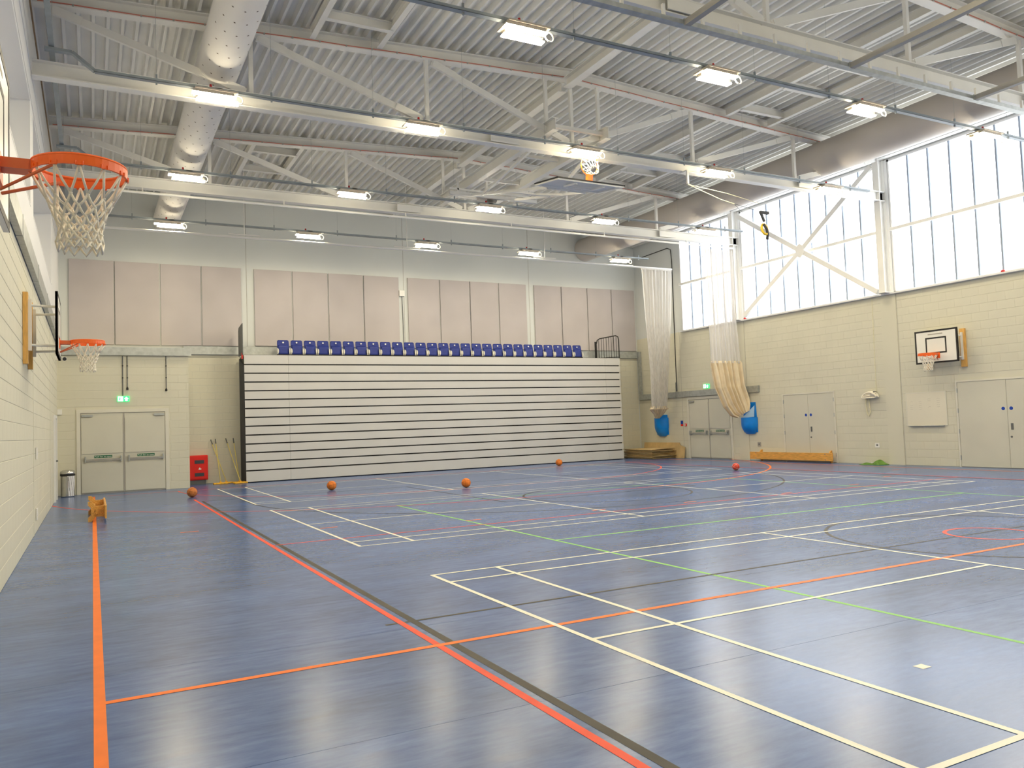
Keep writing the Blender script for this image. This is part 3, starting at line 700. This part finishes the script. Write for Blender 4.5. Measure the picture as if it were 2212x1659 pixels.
def wall_goal(name, y, sgn, xw, label, wrap=True):
    """wall practice goal; sgn +1 faces +x (left wall), -1 faces -x"""
    X = lambda q: xw+sgn*q
    t = thing(name, label, 'basketball hoop', (X(0), y, 2.6))
    bq = .44
    def bx(q0, q1, y0, y1, z0, z1): return B(min(X(q0), X(q1)), max(X(q0), X(q1)), y0, y1, z0, z1)
    bd = bx(bq-.03, bq, y-.61, y+.61, 2.80, 3.70).build('backboard', 'board_white', t)
    for a, b, c, d in ((-.61, .61, 2.80, 2.845), (-.61, .61, 3.655, 3.70), (-.61, -.565, 2.845, 3.655), (.565, .61, 2.845, 3.655)): bx(bq-.032 if wrap else bq, bq+.003, y+a, y+b, c, d).build('black_border', 'black', bd)
    for a, b, c, d in ((-.3, .3, 3.06, 3.10), (-.3, .3, 3.46, 3.50), (-.3, -.26, 3.10, 3.46), (.26, .3, 3.10, 3.46)): bx(bq, bq+.002, y+a, y+b, c, d).build('target_square', 'black', bd)
    bx(bq, bq+.0015, y-.2, y+.22, 3.57, 3.60).build('maker_mark', 'ink', bd)
    for s in (-1, 1):
        bx(.008, .07, y+s*.5-.07, y+s*.5+.07, 2.66, 3.68).build('wall_batten', 'wood_light', t)
        for z in (2.93, 3.5): MB().tube([(X(.07), y+s*.5, z), (X(bq-.03), y+s*.4, z)], .018, 8).build('arm', 'white_steel', t)
        MB().bar((X(.09), y+s*.5, 2.85), (X(.09), y+s*.5, 3.58), .05, .05).build('bracket', 'white_steel', t)
    rx = bq+.15+.225; n = 40
    rim = MB().tube([(X(rx)+.228*math.cos(2*math.pi*k/n), y+.228*math.sin(2*math.pi*k/n), 3.05) for k in range(n)], .010, 8, closed=True)
    # flat band under the ring
    vs = []
    for k in range(n):
        a = 2*math.pi*k/n
        for r, z in ((.236, 3.045), (.224, 3.045), (.224, 2.998), (.236, 2.998)): vs.append((X(rx)+r*math.cos(a), y+r*math.sin(a), z))
    rim.add(vs, [(k*4+j, k*4+(j+1) % 4, ((k+1) % n)*4+(j+1) % 4, ((k+1) % n)*4+j) for k in range(n) for j in range(4)])
    rm = rim.build('rim', 'rim_orange', t, smooth=False)
    bx(bq, rx-.225, y-.06, y+.06, 2.995, 3.05).build('rim_neck', 'strut_orange', rm)
    bx(bq, bq+.012, y-.1, y+.1, 2.93, 3.08).build('rim_plate', 'rim_orange', rm)
    for s in (-1, 1): MB().tube([(X(bq+.01), y+s*.04, 2.88), (X(rx-.12), y+s*.175, 3.0), (X(rx-.10), y+s*.19, 3.01)], .009, 6).build('rim_stay', 'strut_orange', rm)
    for k in range(12):
        a = 2*math.pi*k/12; MB().tube([(X(rx)+.238*math.cos(a+d), y+.238*math.sin(a+d), z) for d, z in ((-.07, 3.015), (-.07, 2.995), (.07, 2.995), (.07, 3.015))], .0045, 4).build('net_hook', 'rim_orange', rm)
    tag(net_strands(X(rx), y, 3.0, .23, seed=int(y*7)).build('net', 'cord', t, smooth=True), kind='stuff')
wall_goal('basketball_goal', 4.88, 1, 0, 'near orange hoop with white net jutting from the left edge', False)
wall_goal('basketball_goal', 13.67, 1, 0, 'small hoop seen side-on, farther along the left wall')
wall_goal('basketball_goal', 13.58, -1, W, 'hoop on a black-bordered white board on the right wall')

# folded-up ceiling goal
t = thing('ceiling_goal', 'folded-up basketball goal hanging under the middle of the roof', 'basketball hoop', (10.8, 17, 7.0))
for x in (10.03, 11.45):
    bm_ = MB().ibeam((x, 14.85, 8.2), (x, 21.5, 8.2), .16, .28, .016).build('carrier_beam', 'white_steel', t)
    for yy in (15.25, 21.25): MB().bar((x, yy, 8.34), (x, yy, zb(x)+.02), .07).build('hanger', 'white_steel', bm_)
for yy in (15.1, 17.1, 19.2, 20.9): MB().bar((10.03, yy, 8.24), (11.45, yy, 8.24), .08, .08).build('cross_rail', 'white_steel', t)
for x in (9.75, 12.0): MB().bar((x, 19.6, 7.9), (x, 19.6, 8.34), .05).build('drop_post', 'white_steel', t)
MB().bar((9.5, 19.6, 7.9), (12.2, 19.6, 7.9), .09, .09).build('hinge_rail', 'white_steel', t)
MB().bar((9.5, 19.6, 8.02), (12.2, 19.6, 8.02), .05, .05).build('hinge_rail', 'white_steel', t)
for a, b in (((10.15, 19.6, 7.9), (10.45, 16.0, 7.12)), ((11.5, 19.6, 7.9), (11.5, 16.0, 7.12)), ((10.03, 15.3, 8.06), (10.2, 19.0, 7.75)), ((11.45, 15.3, 8.06), (11.4, 17.2, 7.4))):
    MB().bar(a, b, .06).build('mast', 'white_steel', t)
for a, b in (((10.45, 16.0, 7.12), (11.5, 16.0, 7.12)), ((10.3, 17.6, 7.46), (11.5, 17.6, 7.46)), ((10.2, 18.7, 7.7), (11.5, 17.0, 7.33)), ((9.75, 19.6, 7.9), (9.75, 20.6, 8.06)), ((12.0, 19.6, 7.9), (12.0, 20.6, 8.06))):
    MB().bar(a, b, .05).build('brace', 'white_steel', t)
BD0, BD1 = Vector((0, 14.92, 7.0)), Vector((0, 15.97, 7.15)); bdir = (BD1-BD0).normalized(); bn = Vector((0, -bdir.z, bdir.y))
xm = 10.98
def bp(u, v, q): return Vector((xm+u, 0, 0))+BD0+bdir*v+bn*q
def slab(u0, u1, v0, v1, q0, q1):
    return MB().add([bp(u, v, q) for q in (q0, q1) for u, v in ((u0, v0), (u1, v0), (u1, v1), (u0, v1))], [(0,3,2,1),(4,5,6,7),(0,1,5,4),(1,2,6,5),(2,3,7,6),(3,0,4,7)])
bd = slab(-.9, .9, 0, 1.05, 0, .025).build('backboard', 'board_grey', t)
slab(-.91, .91, -.012, 0, -.002, .03).build('black_border', 'black', bd); slab(-.915, -.9, -.012, 1.05, -.002, .03).build('black_border', 'black', bd); slab(.9, .915, -.012, 1.05, -.002, .03).build('black_border', 'black', bd)
for a in (( -.9, .9, .0, .06), (-.9, .9, .98, 1.05), (-.9, -.84, .06, .98), (.84, .9, .06, .98)): slab(*a, -.035, 0).build('back_frame', 'white_steel', bd)
for a in ((-.38, .42, .55, .61), (-.38, -.32, .1, .55), (.36, .42, .1, .55)): slab(*a, -.07, -.036).build('back_frame', 'white_steel', bd)
rc = bp(.0, .12, .025+.15+.225)
rim = MB().tube([rc+Vector((.228*math.cos(a), 0, 0))+bn*.228*math.sin(a) for a in [2*math.pi*k/32 for k in range(32)]], .011, 8, closed=True).tube([rc+Vector((.222*math.cos(a), .02, 0))+bn*.222*math.sin(a) for a in [2*math.pi*k/32 for k in range(32)]], .009, 6, closed=True)
rm = rim.build('rim', 'rim_orange', t, smooth=True); slab(-.07, .07, .08, .16, .025, .2).build('rim_neck', 'rim_orange', rm)
mb = MB(); rr = random.Random(4)
for k in range(12):
    a = 2*math.pi*k/12; p = rc+Vector((.22*math.cos(a), 0, 0))+bn*.22*math.sin(a)
    q = rc+Vector((.15*math.cos(a+.3), -.14, -.06-.10*rr.random()))+bn*.12*math.sin(a+.3); e = rc+Vector((.11*math.cos(a-.2), -.2, -.2))+bn*.07*math.sin(a-.2)
    mb.tube([p, (p+q)/2+Vector((.02, -.02, -.01)), q, e], .007, 5)
    q2 = rc+Vector((.15*math.cos(a-.3), -.14, -.08))+bn*.12*math.sin(a-.3); mb.tube([p, q2, e], .007, 5)
tag(mb.build('net', 'cord', t, smooth=True), kind='stuff')
wn = MB().tube([(10.75, 19.9, 7.95), (11.05, 19.9, 7.95)], .11, 14).build('winch_drum', 'tube_brown', t, smooth=True); MB().cbox((10.62, 19.9, 7.96), (.24, .18, .18)).build('winch_motor', 'white_plastic', wn); MB().cbox((10.46, 19.9, 8.0), (.08, .10, .08)).build('motor_cap', 'red_plastic', wn)

# pulley and wires hanging before the window
t = thing('hanging_pulley', 'black and yellow pulley hung on slack wires before the window', 'pulley', (16.3, 15.05, 6.6))
PY = 15.0
MB().bar((13.86, PY, 7.3), (13.86, PY, 7.63), .05).bar((13.86, PY, 7.64), (13.86, 15.25, 7.64), .05, .03).build('drop_bracket', 'white_steel', t)
MB().tube([(13.86, PY, 7.29), (14.9, PY, 7.02), (15.35, PY, 6.95)], .013, 6).tube([(13.86, PY, 7.29), (15.1, PY, 7.2), (16.2, PY, 7.05)], .008, 6).build('yellow_rope', 'rope', t)
MB().tube([(15.35, PY, 6.95), (16.2, PY, 6.84), (16.35, PY, 6.8), (17.2, PY, 6.85)], .006, 5).tube([(15.35, PY, 6.95), (15.8, PY, 6.63)], .005, 5).build('dark_wire', 'dark_grey', t)
MB().bar((16.22, PY, 6.82), (16.52, PY, 6.82), .06, .07).bar((16.25, PY, 6.81), (16.36, PY, 6.58), .05, .05).build('upper_arm', 'soft_black', t)
MB().tube([(16.36+.10*math.cos(a), PY+.03*math.sin(a), 6.38+.14*math.sin(a)) for a in [2*math.pi*k/20 for k in range(20)]], .032, 8, closed=True).build('ring', 'yellow', t, smooth=True)
MB().tube([(16.30, PY-.03, 6.50), (16.40, PY-.03, 6.38), (16.43, PY-.03, 6.26), (16.40, PY-.03, 6.12)], .035, 8).build('clamp', 'soft_black', t, smooth=True)

# ------------------------------------------------------------------ divider nets and wall pouches
def curtain(keys, pleats, depth, nu=90, nv=40, seed=3):
    """keys: list of (v, centre, half width vector, depth factor) interpolated down the net"""
    rnd = random.Random(seed); ph = [rnd.uniform(0, 6.28) for _ in range(4)]
    def ip(v):
        for i in range(len(keys)-1):
            if v <= keys[i+1][0]:
                a, b = keys[i], keys[i+1]; f = (v-a[0])/(b[0]-a[0]); f = f*f*(3-2*f)
                return V3(a[1]).lerp(V3(b[1]), f), V3(a[2]).lerp(V3(b[2]), f), a[3]*(1-f)+b[3]*f
        k = keys[-1]; return V3(k[1]), V3(k[2]), k[3]
    def fn(u, v):
        c, hw, d = ip(v); s = 2*u-1
        n = Vector((hw.y, -hw.x, 0)); n = n.normalized() if n.length else Vector((0, -1, 0))
        w = math.sin(u*pleats*6.283+ph[0]+.5*math.sin(v*4+ph[1]))*.7+.3*math.sin(u*pleats*2.3*6.283+ph[2]+v*3)
        return c+hw*(s+.02*math.sin(v*9+u*20+ph[3]))+n*depth*d*w
    return MB().grid(fn, nu, nv)
t = thing('divider_net', 'gathered white divider net hanging straight beside the far corner', 'net', (20.2, 24.3, 2.0), 'gathered divider nets')
curtain([(0, (20.155, 24.3, 7.30), (.725, 0, 0), 1.0), (.39, (20.22, 24.45, 5.2), (.62, .03, 0), 1.1), (.73, (20.48, 24.8, 3.42), (.48, .06, 0), 1.2), (1, (20.70, 25.2, 1.98), (.41, .08, 0), 1.2)], 9, .05).build('net', 'net_dense', t, smooth=True)
curtain([(0, (20.70, 25.2, 2.06), (.42, .08, 0), 1.2), (.25, (20.70, 25.22, 1.95), (.50, .1, 0), 1.6), (.7, (20.82, 25.4, 1.76), (.30, .1, 0), 1.2), (1, (20.95, 25.65, 1.58), (.12, .05, 0), .6)], 8, .075, 60, 16, 5).build('hem', 'canvas', t, smooth=True)
MB().box(19.43, 20.88, 24.27, 24.33, 7.28, 7.325).build('header_tape', 'net_dense', t)
t = thing('divider_net', 'divider net with a cream canvas lower half swept to the blue pouch', 'net', (20.6, 21.1, 1.8), 'gathered divider nets')
curtain([(0, (20.31, 21.1, 7.42), (.68, 0, 0), 1.0), (.4, (20.38, 21.1, 5.6), (.62, 0, 0), 1.0), (.7, (20.42, 21.1, 4.5), (.62, 0, 0), 1.0), (1, (20.46, 21.1, 3.42), (.66, 0, 0), 1.0)], 9, .07, 80, 36, 9).build('net', 'net_mesh', t, smooth=True)
curtain([(0, (20.46, 21.1, 3.50), (.66, 0, 0), .8), (.07, (20.46, 21.1, 3.42), (.70, 0, 0), 1.2), (.45, (20.57, 21.08, 2.6), (.64, 0, .04), 1.5), (.75, (20.78, 21.03, 2.05), (.54, -.02, .16), 1.4), (.92, (20.93, 20.98, 1.76), (.40, -.04, .2), 1.0), (1, (21.03, 20.95, 1.62), (.24, -.05, .13), .6)], 6, .095, 90, 36, 12).build('canvas_skirt', 'canvas', t, smooth=True)
def pouch(y, z0, z1, w, label, flap=False, fr=.52):
    t = thing('wall_pouch', label, 'bag', (W-.12, y, z0), 'blue wall pouches')
    zt = z0+fr*(z1-z0)
    MB().prism([(y-w/2+.02, z0+.05), (y+w/2-.02, z0+.05), (y+w/2-.05, z1), (y-w/2+.08, z1)], 'x', W-.03, W-.008).build('back_pad', 'bag_blue', t, bevel=.01)
    def fn(u, v):
        a = -math.pi*(u); z = z0+(zt-z0)*v
        r = math.sin(min(1, v*1.6+.08)*R90)**.7
        return (W-.03-.26*math.sin(math.pi*u)*r, y+(w/2)*math.cos(math.pi*u)*(.45+.55*r), z+.05*math.sin(math.pi*u)*(1-v)*-.3)
    MB().grid(fn, 20, 12).build('pocket', 'bag_blue', t, smooth=True)
    MB().add([(W-.03, y, z0), (W-.10, y+.12, z0), (W-.12, y-.10, z0)], [(0, 1, 2)]).build('bottom_seam', 'bag_blue', t)
    if flap: MB().add([(W-.035, y+w*.28, zt), (W-.05, y-w*.3, zt+.02), (W-.04, y-w*.34, zt+.42), (W-.28, y+w*.2, zt-.02)], [(0, 1, 2), (3, 1, 2)]).build('turned_lining', 'bag_lining', t)
pouch(25.88, .86, 1.72, .80, 'blue wall pouch holding the hem of the far corner net', False, .86); pouch(20.98, .93, 2.03, .72, 'blue wall pouch with a turned-back lining left of the bench', True)

# ------------------------------------------------------------------ benches
def make_bench(label, loc, rot, L):
    """gym bench lying on its side; built upright along local y: seat on top, H-shaped end frames, low rail"""
    t = thing('gym_bench', label, 'bench', loc, 'wooden gym benches lying on their sides')
    s = MB().box(-.125, .125, 0, L, .27, .305).build('seat_plank', 'wood', t, local=True, bevel=.006)
    for yy in (.28, L-.28):
        for sx in (-1, 1): MB().lathe([(.018, .305), (.018, .308)], (sx*.085, yy, 0), 10).build('bolt', 'chrome', s, local=True)
    MB().box(-.04, .04, .35, L-.35, .04, .12).build('low_rail', 'wood', t, local=True, bevel=.006)
    for yy in (.26, L-.30):
        e = MB().prism([(-.19, 0), (-.11, 0), (-.06, .045), (.06, .045), (.11, 0), (.19, 0), (.19, .05), (.10, .12), (.10, .27), (-.10, .27), (-.10, .12), (-.19, .05)], 'y', yy, yy+.04).build('end_frame', 'wood', t, local=True)
        for sx in (-1, 1): MB().box(sx*.15-.04, sx*.15+.04, yy-.002, yy+.042, -.012, 0).build('rubber_foot', 'card', e, local=True)
        MB().box(-.05, .05, yy-.05, yy+.09, .12, .16).build('cross_block', 'wood', t, local=True)
        MB().box(-.11, .11, yy-.03, yy+.07, .235, .27).build('cleat', 'wood', t, local=True)
    t.rotation_euler = rot; return t
make_bench('varnished gym bench lying on its side along the right wall', (W-.02, 17.28, .19), (0, -R90, 0), 3.5)
make_bench('varnished gym bench lying on its side, end-on at the top of the orange line', (.79, 16.9, .19), (0, R90, 0), 2.2)

# ------------------------------------------------------------------ balls
def ball(label, x, y, r, m, seam='ball_seam'):
    t = thing('ball', label, 'ball', (x, y, 0), 'balls scattered on the floor')
    me = MB(); bm = bmesh.new(); bmesh.ops.create_icosphere(bm, subdivisions=4, radius=r); bm.verts.ensure_lookup_table()
    me.add([v.co+Vector((0, 0, r+.002)) for v in bm.verts], [tuple(v.index for v in f.verts) for f in bm.faces]); bm.free()
    me.build('shell', m, t, smooth=True, local=True)
    rot = Matrix.Rotation(random.uniform(0, 6), 3, 'Z') @ Matrix.Rotation(random.uniform(.2, 1.2), 3, 'X')
    for k, (tl, off) in enumerate((((0, 0), 0), ((R90, 0), 0), ((0, R90), .55), ((0, R90), -.55))):
        R_ = Matrix.Rotation(tl[0], 3, 'X') @ Matrix.Rotation(tl[1], 3, 'Y'); q = math.sqrt(1-off*off)
        MB().tube([rot @ (R_ @ Vector((q*math.cos(a), q*math.sin(a), off)))*r*1.0+Vector((0, 0, r+.002)) for a in [2*math.pi*i/36 for i in range(36)]], r*.022, 4, closed=True).build('seam', seam, t, local=True)
ball('brown basketball at the far end of the red line', 3.09, 21.75, .125, 'ball_brown')
ball('orange basketball nearest the left end of the bleacher', 6.4, 20.8, .122, 'ball_orange')
ball('orange basketball in front of the middle of the bleacher', 9.24, 18.55, .118, 'ball_orange')
ball('orange basketball closest to the foot of the bleacher on the right', 15.7, 24.7, .122, 'ball_orange')
ball('red football with pale patches near the right fire exit', 17.32, 17.5, .105, 'ball_red', 'line_white')

# ------------------------------------------------------------------ lobby corner: bin, camera, red cabinet, mops
t = thing('litter_bin', 'round chrome litter bin with a white liner in the left corner', 'bin', (.26, 25.15, 0))
MB().lathe([(.165, .005), (.17, .02), (.17, .56), (.165, .58)], (.26, 25.15, 0), 28).build('body', 'chrome', t, smooth=False)
MB().lathe([(.18, .62), (.19, .64), (.18, .70), (.12, .735), (.04, .74)], (.26, 25.15, 0), 28).build('lid', 'chrome', t, smooth=True)
MB().lathe([(.186, .575), (.186, .63), (.18, .635)], (.26, 25.15, 0), 28).build('rim_band', 'black', t)
def lin(u, v):
    a = -R90+.1+1.0*u; r = .176+.012*math.sin(u*17+v*5); return (.26+r*math.cos(a), 25.15+r*math.sin(a), .03+.54*v)
MB().grid(lin, 14, 10).build('liner', 'bin_bag', t, smooth=True)
t = thing('security_camera', 'white bullet camera high in the left corner beside the lobby trunking', 'camera', (.0, 24.75, 3.75))
MB().cbox((.03, 24.75, 3.78), (.06, .12, .12)).build('base', 'white_plastic', t); MB().tube([(.06, 24.75, 3.78), (.12, 24.70, 3.76)], .02, 8).build('arm', 'white_plastic', t)
MB().tube([(.10, 24.85, 3.78), (.22, 24.55, 3.74)], .06, 14).build('barrel', 'white_plastic', t, smooth=False); MB().tube([(.22, 24.55, 3.74), (.224, 24.54, 3.739)], .05, 14).build('lens', 'black', t)
t = thing('extinguisher_cabinet', 'red double extinguisher cabinet beside the lobby corner', 'cabinet', (3.82, 27.2, .14))
B(3.5, 4.12, 27.08, YB-.02, .14, .92).build('body', 'red_box', t, bevel=.02); dr = B(3.53, 4.10, 27.06, 27.079, .18, .88).build('door', 'red_box', t, bevel=.008)
for z in (.26, .66): B(3.72, 4.0, 27.052, 27.0595, z, z+.11).build('window', 'glass_dark', dr)
MB().prism([(3.84, .50), (3.87, .545), (3.895, .50), (3.92, .50), (3.91, .47), (3.83, .47)], 'y', 27.055, 27.0595).build('flame_badge', 'white_plastic', dr)
B(3.55, 4.05, 27.12, YB-.03, .0, .14).build('plinth', 'dark_grey', t)
def mop(base, top, ang, label):
    t = thing('floor_mop', label, 'mop', base, 'yellow-handled floor mops leaning on the wall'); b = V3(base); e = V3(top); d = e-b
    MB().tube([b+Vector((0, 0, .05)), b+d*.9], .013, 8).build('handle', 'yellow_pole', t, smooth=True); MB().tube([b+d*.89, e], .017, 8).build('grip', 'dark_grey', t, smooth=True)
    dv = Vector((math.cos(ang), math.sin(ang), 0)); MB().bar(b-dv*.22+Vector((0, 0, .025)), b+dv*.22+Vector((0, 0, .025)), .13, .048).build('head', 'mop_head', t, bevel=.015)
    MB().cbox(b+Vector((0, 0, .065)), (.06, .06, .035)).build('socket', 'mop_head', t)
mop((4.42, 26.55, 0), (4.38, 27.3, 1.42), .15, 'floor mop with upright yellow handle, nearest the red cabinet')
mop((4.62, 26.72, 0), (4.24, 27.3, 1.40), .3, 'floor mop whose handle leans left across the first one')
mop((5.0, 26.62, 0), (4.93, 27.3, 1.42), .05, 'floor mop with upright yellow handle beside the bleacher')
mop((4.98, 26.3, 0), (4.70, 27.3, 1.42), .35, 'floor mop with the most slanted handle, next to the bleacher')
# wall sounder box and its conduit
t = thing('wall_sounder', 'white box on the end wall with a dark conduit below it', 'alarm box', (10.9, YB, 6.4)); B(10.78, 10.98, YB-.09, YB-.006, 6.35, 6.56).build('case', 'white_plastic', t, bevel=.012); MB().tube([(10.9, YB-.02, 6.35), (10.93, YB-.02, 4.45)], .013, 6).build('conduit', 'dark_grey', t)

# ------------------------------------------------------------------ right wall items
t = thing('whiteboard', 'whiteboard with faint writing on the right wall under the hoop', 'whiteboard', (W, 14.27, 1.12))
B(W-.022, W-.009, 13.68, 14.86, 1.13, 2.03).build('panel', 'whiteboard', t)
for a, b, c, d in ((13.66, 14.88, 1.11, 1.135), (13.66, 14.88, 2.025, 2.05), (13.66, 13.685, 1.135, 2.025), (14.855, 14.88, 1.135, 2.025)): B(W-.026, W-.008, a, b, c, d).build('frame', 'door_frame', t)
B(W-.08, W-.028, 13.75, 14.8, 1.105, 1.115).build('pen_tray', 'galvanised', t)
mb = MB(); rr = random.Random(2)
for r in range(6):
    for c in range(4):
        if rr.random() < .8:
            y0 = 14.75-c*.27; z = 1.85-r*.055
            for q in range(4): mb.bar((W-.0225, y0-.022*q, z+rr.uniform(-.01, .01)), (W-.0225, y0-.022*q-.02, z+rr.uniform(-.01, .01)), .001, .004, (0, 0, 1))
mb.build('handwriting', 'ink', t)
t = thing('rope_coil', 'coil of cream rope on a hook on the right wall', 'rope', (W, 15.97, 1.95))
mb = MB(); rr = random.Random(8)
for k in range(7):
    w = .24+rr.uniform(-.02, .03); h = .045+rr.uniform(-.02, .04); cz = 2.07-rr.uniform(0, .07)
    mb.tube([(W-.06-.022*k+.02*math.sin(2*a), 15.97+w*math.cos(a), cz+h*math.sin(a)-(.04*math.cos(a)**2)) for a in [2*math.pi*i/24 for i in range(24)]], .018, 6, closed=True)
for k in range(4): mb.tube([(W-.10, 15.77+.05*k, 2.12-.02*k), (W-.17, 15.95, 2.05), (W-.10, 16.12+.03*k, 2.0+.02*k)], .017, 6)
mb.build('coil', 'cord', t, smooth=True)
MB().tube([(W-.06, 16.15, 2.02), (W-.04, 16.2, 1.8), (W-.04, 16.17, 1.5), (W-.04, 16.1, 1.42), (W-.04, 16.05, 1.55), (W-.06, 16.08, 2.0)], .012, 6).build('loose_end', 'rope', t, smooth=True)
B(W-.14, W-.008, 15.83, 15.85, 2.03, 2.15).build('hook', 'dark_grey', t); B(W-.12, W-.008, 16.1, 16.12, 2.02, 2.07).build('hook', 'dark_grey', t)
MB().tube([(W-.02, 15.83, 2.15), (W-.02, 15.80, 4.9)], .006, 5).build('hoist_line', 'rope', t)
for y, m, lab in ((20.62, 'tube_brown', 'metal double wall socket left of the bench'), (15.9, 'white_plastic', 'white single wall socket below the coiled rope')):
    t = thing('wall_socket', lab, 'socket', (W, y, .56)); B(W-.022, W-.009, y-.075, y+.075, .49, .63).build('plate', m, t, bevel=.004); B(W-.025, W-.0225, y-.03, y+.03, .54, .585).build('face', 'dark_grey', t)
t = thing('wall_notice', 'small blue and red fire notice beside the right fire exit', 'sign', (W, 24.75, 1.4)); B(W-.014, W-.008, 24.62, 24.76, 1.33, 1.46).build('upper_half', 'sign_blue', t); B(W-.014, W-.008, 24.62, 24.76, 1.25, 1.325).build('lower_half', 'red_box', t)
t = thing('call_point', 'small red fire call point beside the right fire exit', 'call point', (W, 24.45, 1.28)); B(W-.05, W-.008, 24.40, 24.50, 1.24, 1.34).build('case', 'red_box', t, bevel=.006); B(W-.053, W-.0505, 24.42, 24.48, 1.265, 1.315).build('glass', 'white_plastic', t)
t = thing('cable', 'black cable running down the wall beside the far window', 'cable', (W, 24.85, 2.6))
MB().tube([(W-.02, 27.0, 8.36), (W-.02, 25.1, 8.40), (W-.02, 24.9, 8.3), (W-.02, 24.86, 7.8), (W-.02, 24.9, 2.95)], .016, 6).build('run', 'black', t); B(W-.05, W-.012, 24.87, 24.93, 2.62, 2.98).build('end_cover', 'dark_grey', t)
t = thing('sports_bib', 'crumpled green bib lying on the floor under the rope', 'clothing', (21.1, 15.9, 0)); rr = random.Random(5)
def bib(u, v):
    a = 2*u-1; b = 2*v-1; e = max(0, 1-(a*a)**1.5)*max(0, 1-(b*b)**1.5); return (21.14+.2*a+.04*math.sin(v*7), 15.88+.37*b+.05*math.sin(u*6), .004+e*(.065+.03*math.sin(u*9+v*5)+.03*math.sin(v*13-u*4))*(1.25 if v < .5 else .5))
MB().grid(bib, 22, 28).build('cloth', 'bib_green', t, smooth=True); MB().cbox((21.0, 15.8, .07), (.05, .04, .015)).build('badge', 'white_plastic', t)

# cardboard stack in the far corner
for i in range(8):
    rr = random.Random(20+i); z = .004+i*.048; dx = rr.uniform(-.03, .03); dy = rr.uniform(-.06, .06)
    nm = 'topmost' if i == 7 else ('lowest' if i == 0 else ORD[i]+' from the floor')
    t = thing('flat_carton', 'flattened brown carton in the corner stack, %s' % nm, 'cardboard', (20.5, 25.9, z), 'flattened cartons stacked in the far corner')
    def top(u, v, z=z, dx=dx, dy=dy, i=i): return (20.12+dx+1.12*u, 25.0+dy+1.9*v, z+.034+(.05*u*(1-v) if i == 7 else 0))
    s = MB().grid(top, 8, 8).build('upper_sheet', 'card', t, smooth=False); s.modifiers.new('thick', 'SOLIDIFY').thickness = .018
    B(20.16+dx, 21.2+dx, 25.06+dy, 26.85+dy, z, z+.016).build('folded_core', 'card_dark', t)
t = thing('flat_carton', 'upright brown carton sheet leaning against the corner wall behind the stack', 'cardboard', (21.2, 25.9, 0), 'flattened cartons stacked in the far corner')
MB().add([(W-.12, 24.5, 0), (W-.12, 27.1, 0), (W-.035, 27.1, .60), (W-.035, 24.85, .60), (W-.04, 24.8, .50), (W-.055, 24.5, .42)], [(0, 1, 2, 3, 4, 5)]).build('sheet', 'card', t).modifiers.new('thick', 'SOLIDIFY').thickness = .012
# small sockets / sensors on the left wall
for y, z, lab in ((15.9, 1.35, 'white switch plate above the socket on the left wall'), (15.9, .32, 'white socket low on the left wall')):
    t = thing('wall_socket', lab, 'socket', (0, y, z)); B(.009, .03, y-.06, y+.06, z-.1, z+.1).build('plate', 'white_plastic', t, bevel=.004); B(.03, .036, y-.02, y+.02, z-.03, z+.03).build('switch', 'white_plastic', t)
t = thing('sensor', 'small white sensor beside the left fire doors', 'sensor', (.0, 25.6, 2.35)); MB().lathe([(.05, 0), (.06, .04), (.03, .09)], (.06, LY-.0, 2.3), 12).build('dome', 'white_plastic', t, smooth=True); B(.01, .12, LY-.06, LY-.01, 2.27, 2.42).build('base', 'white_plastic', t)
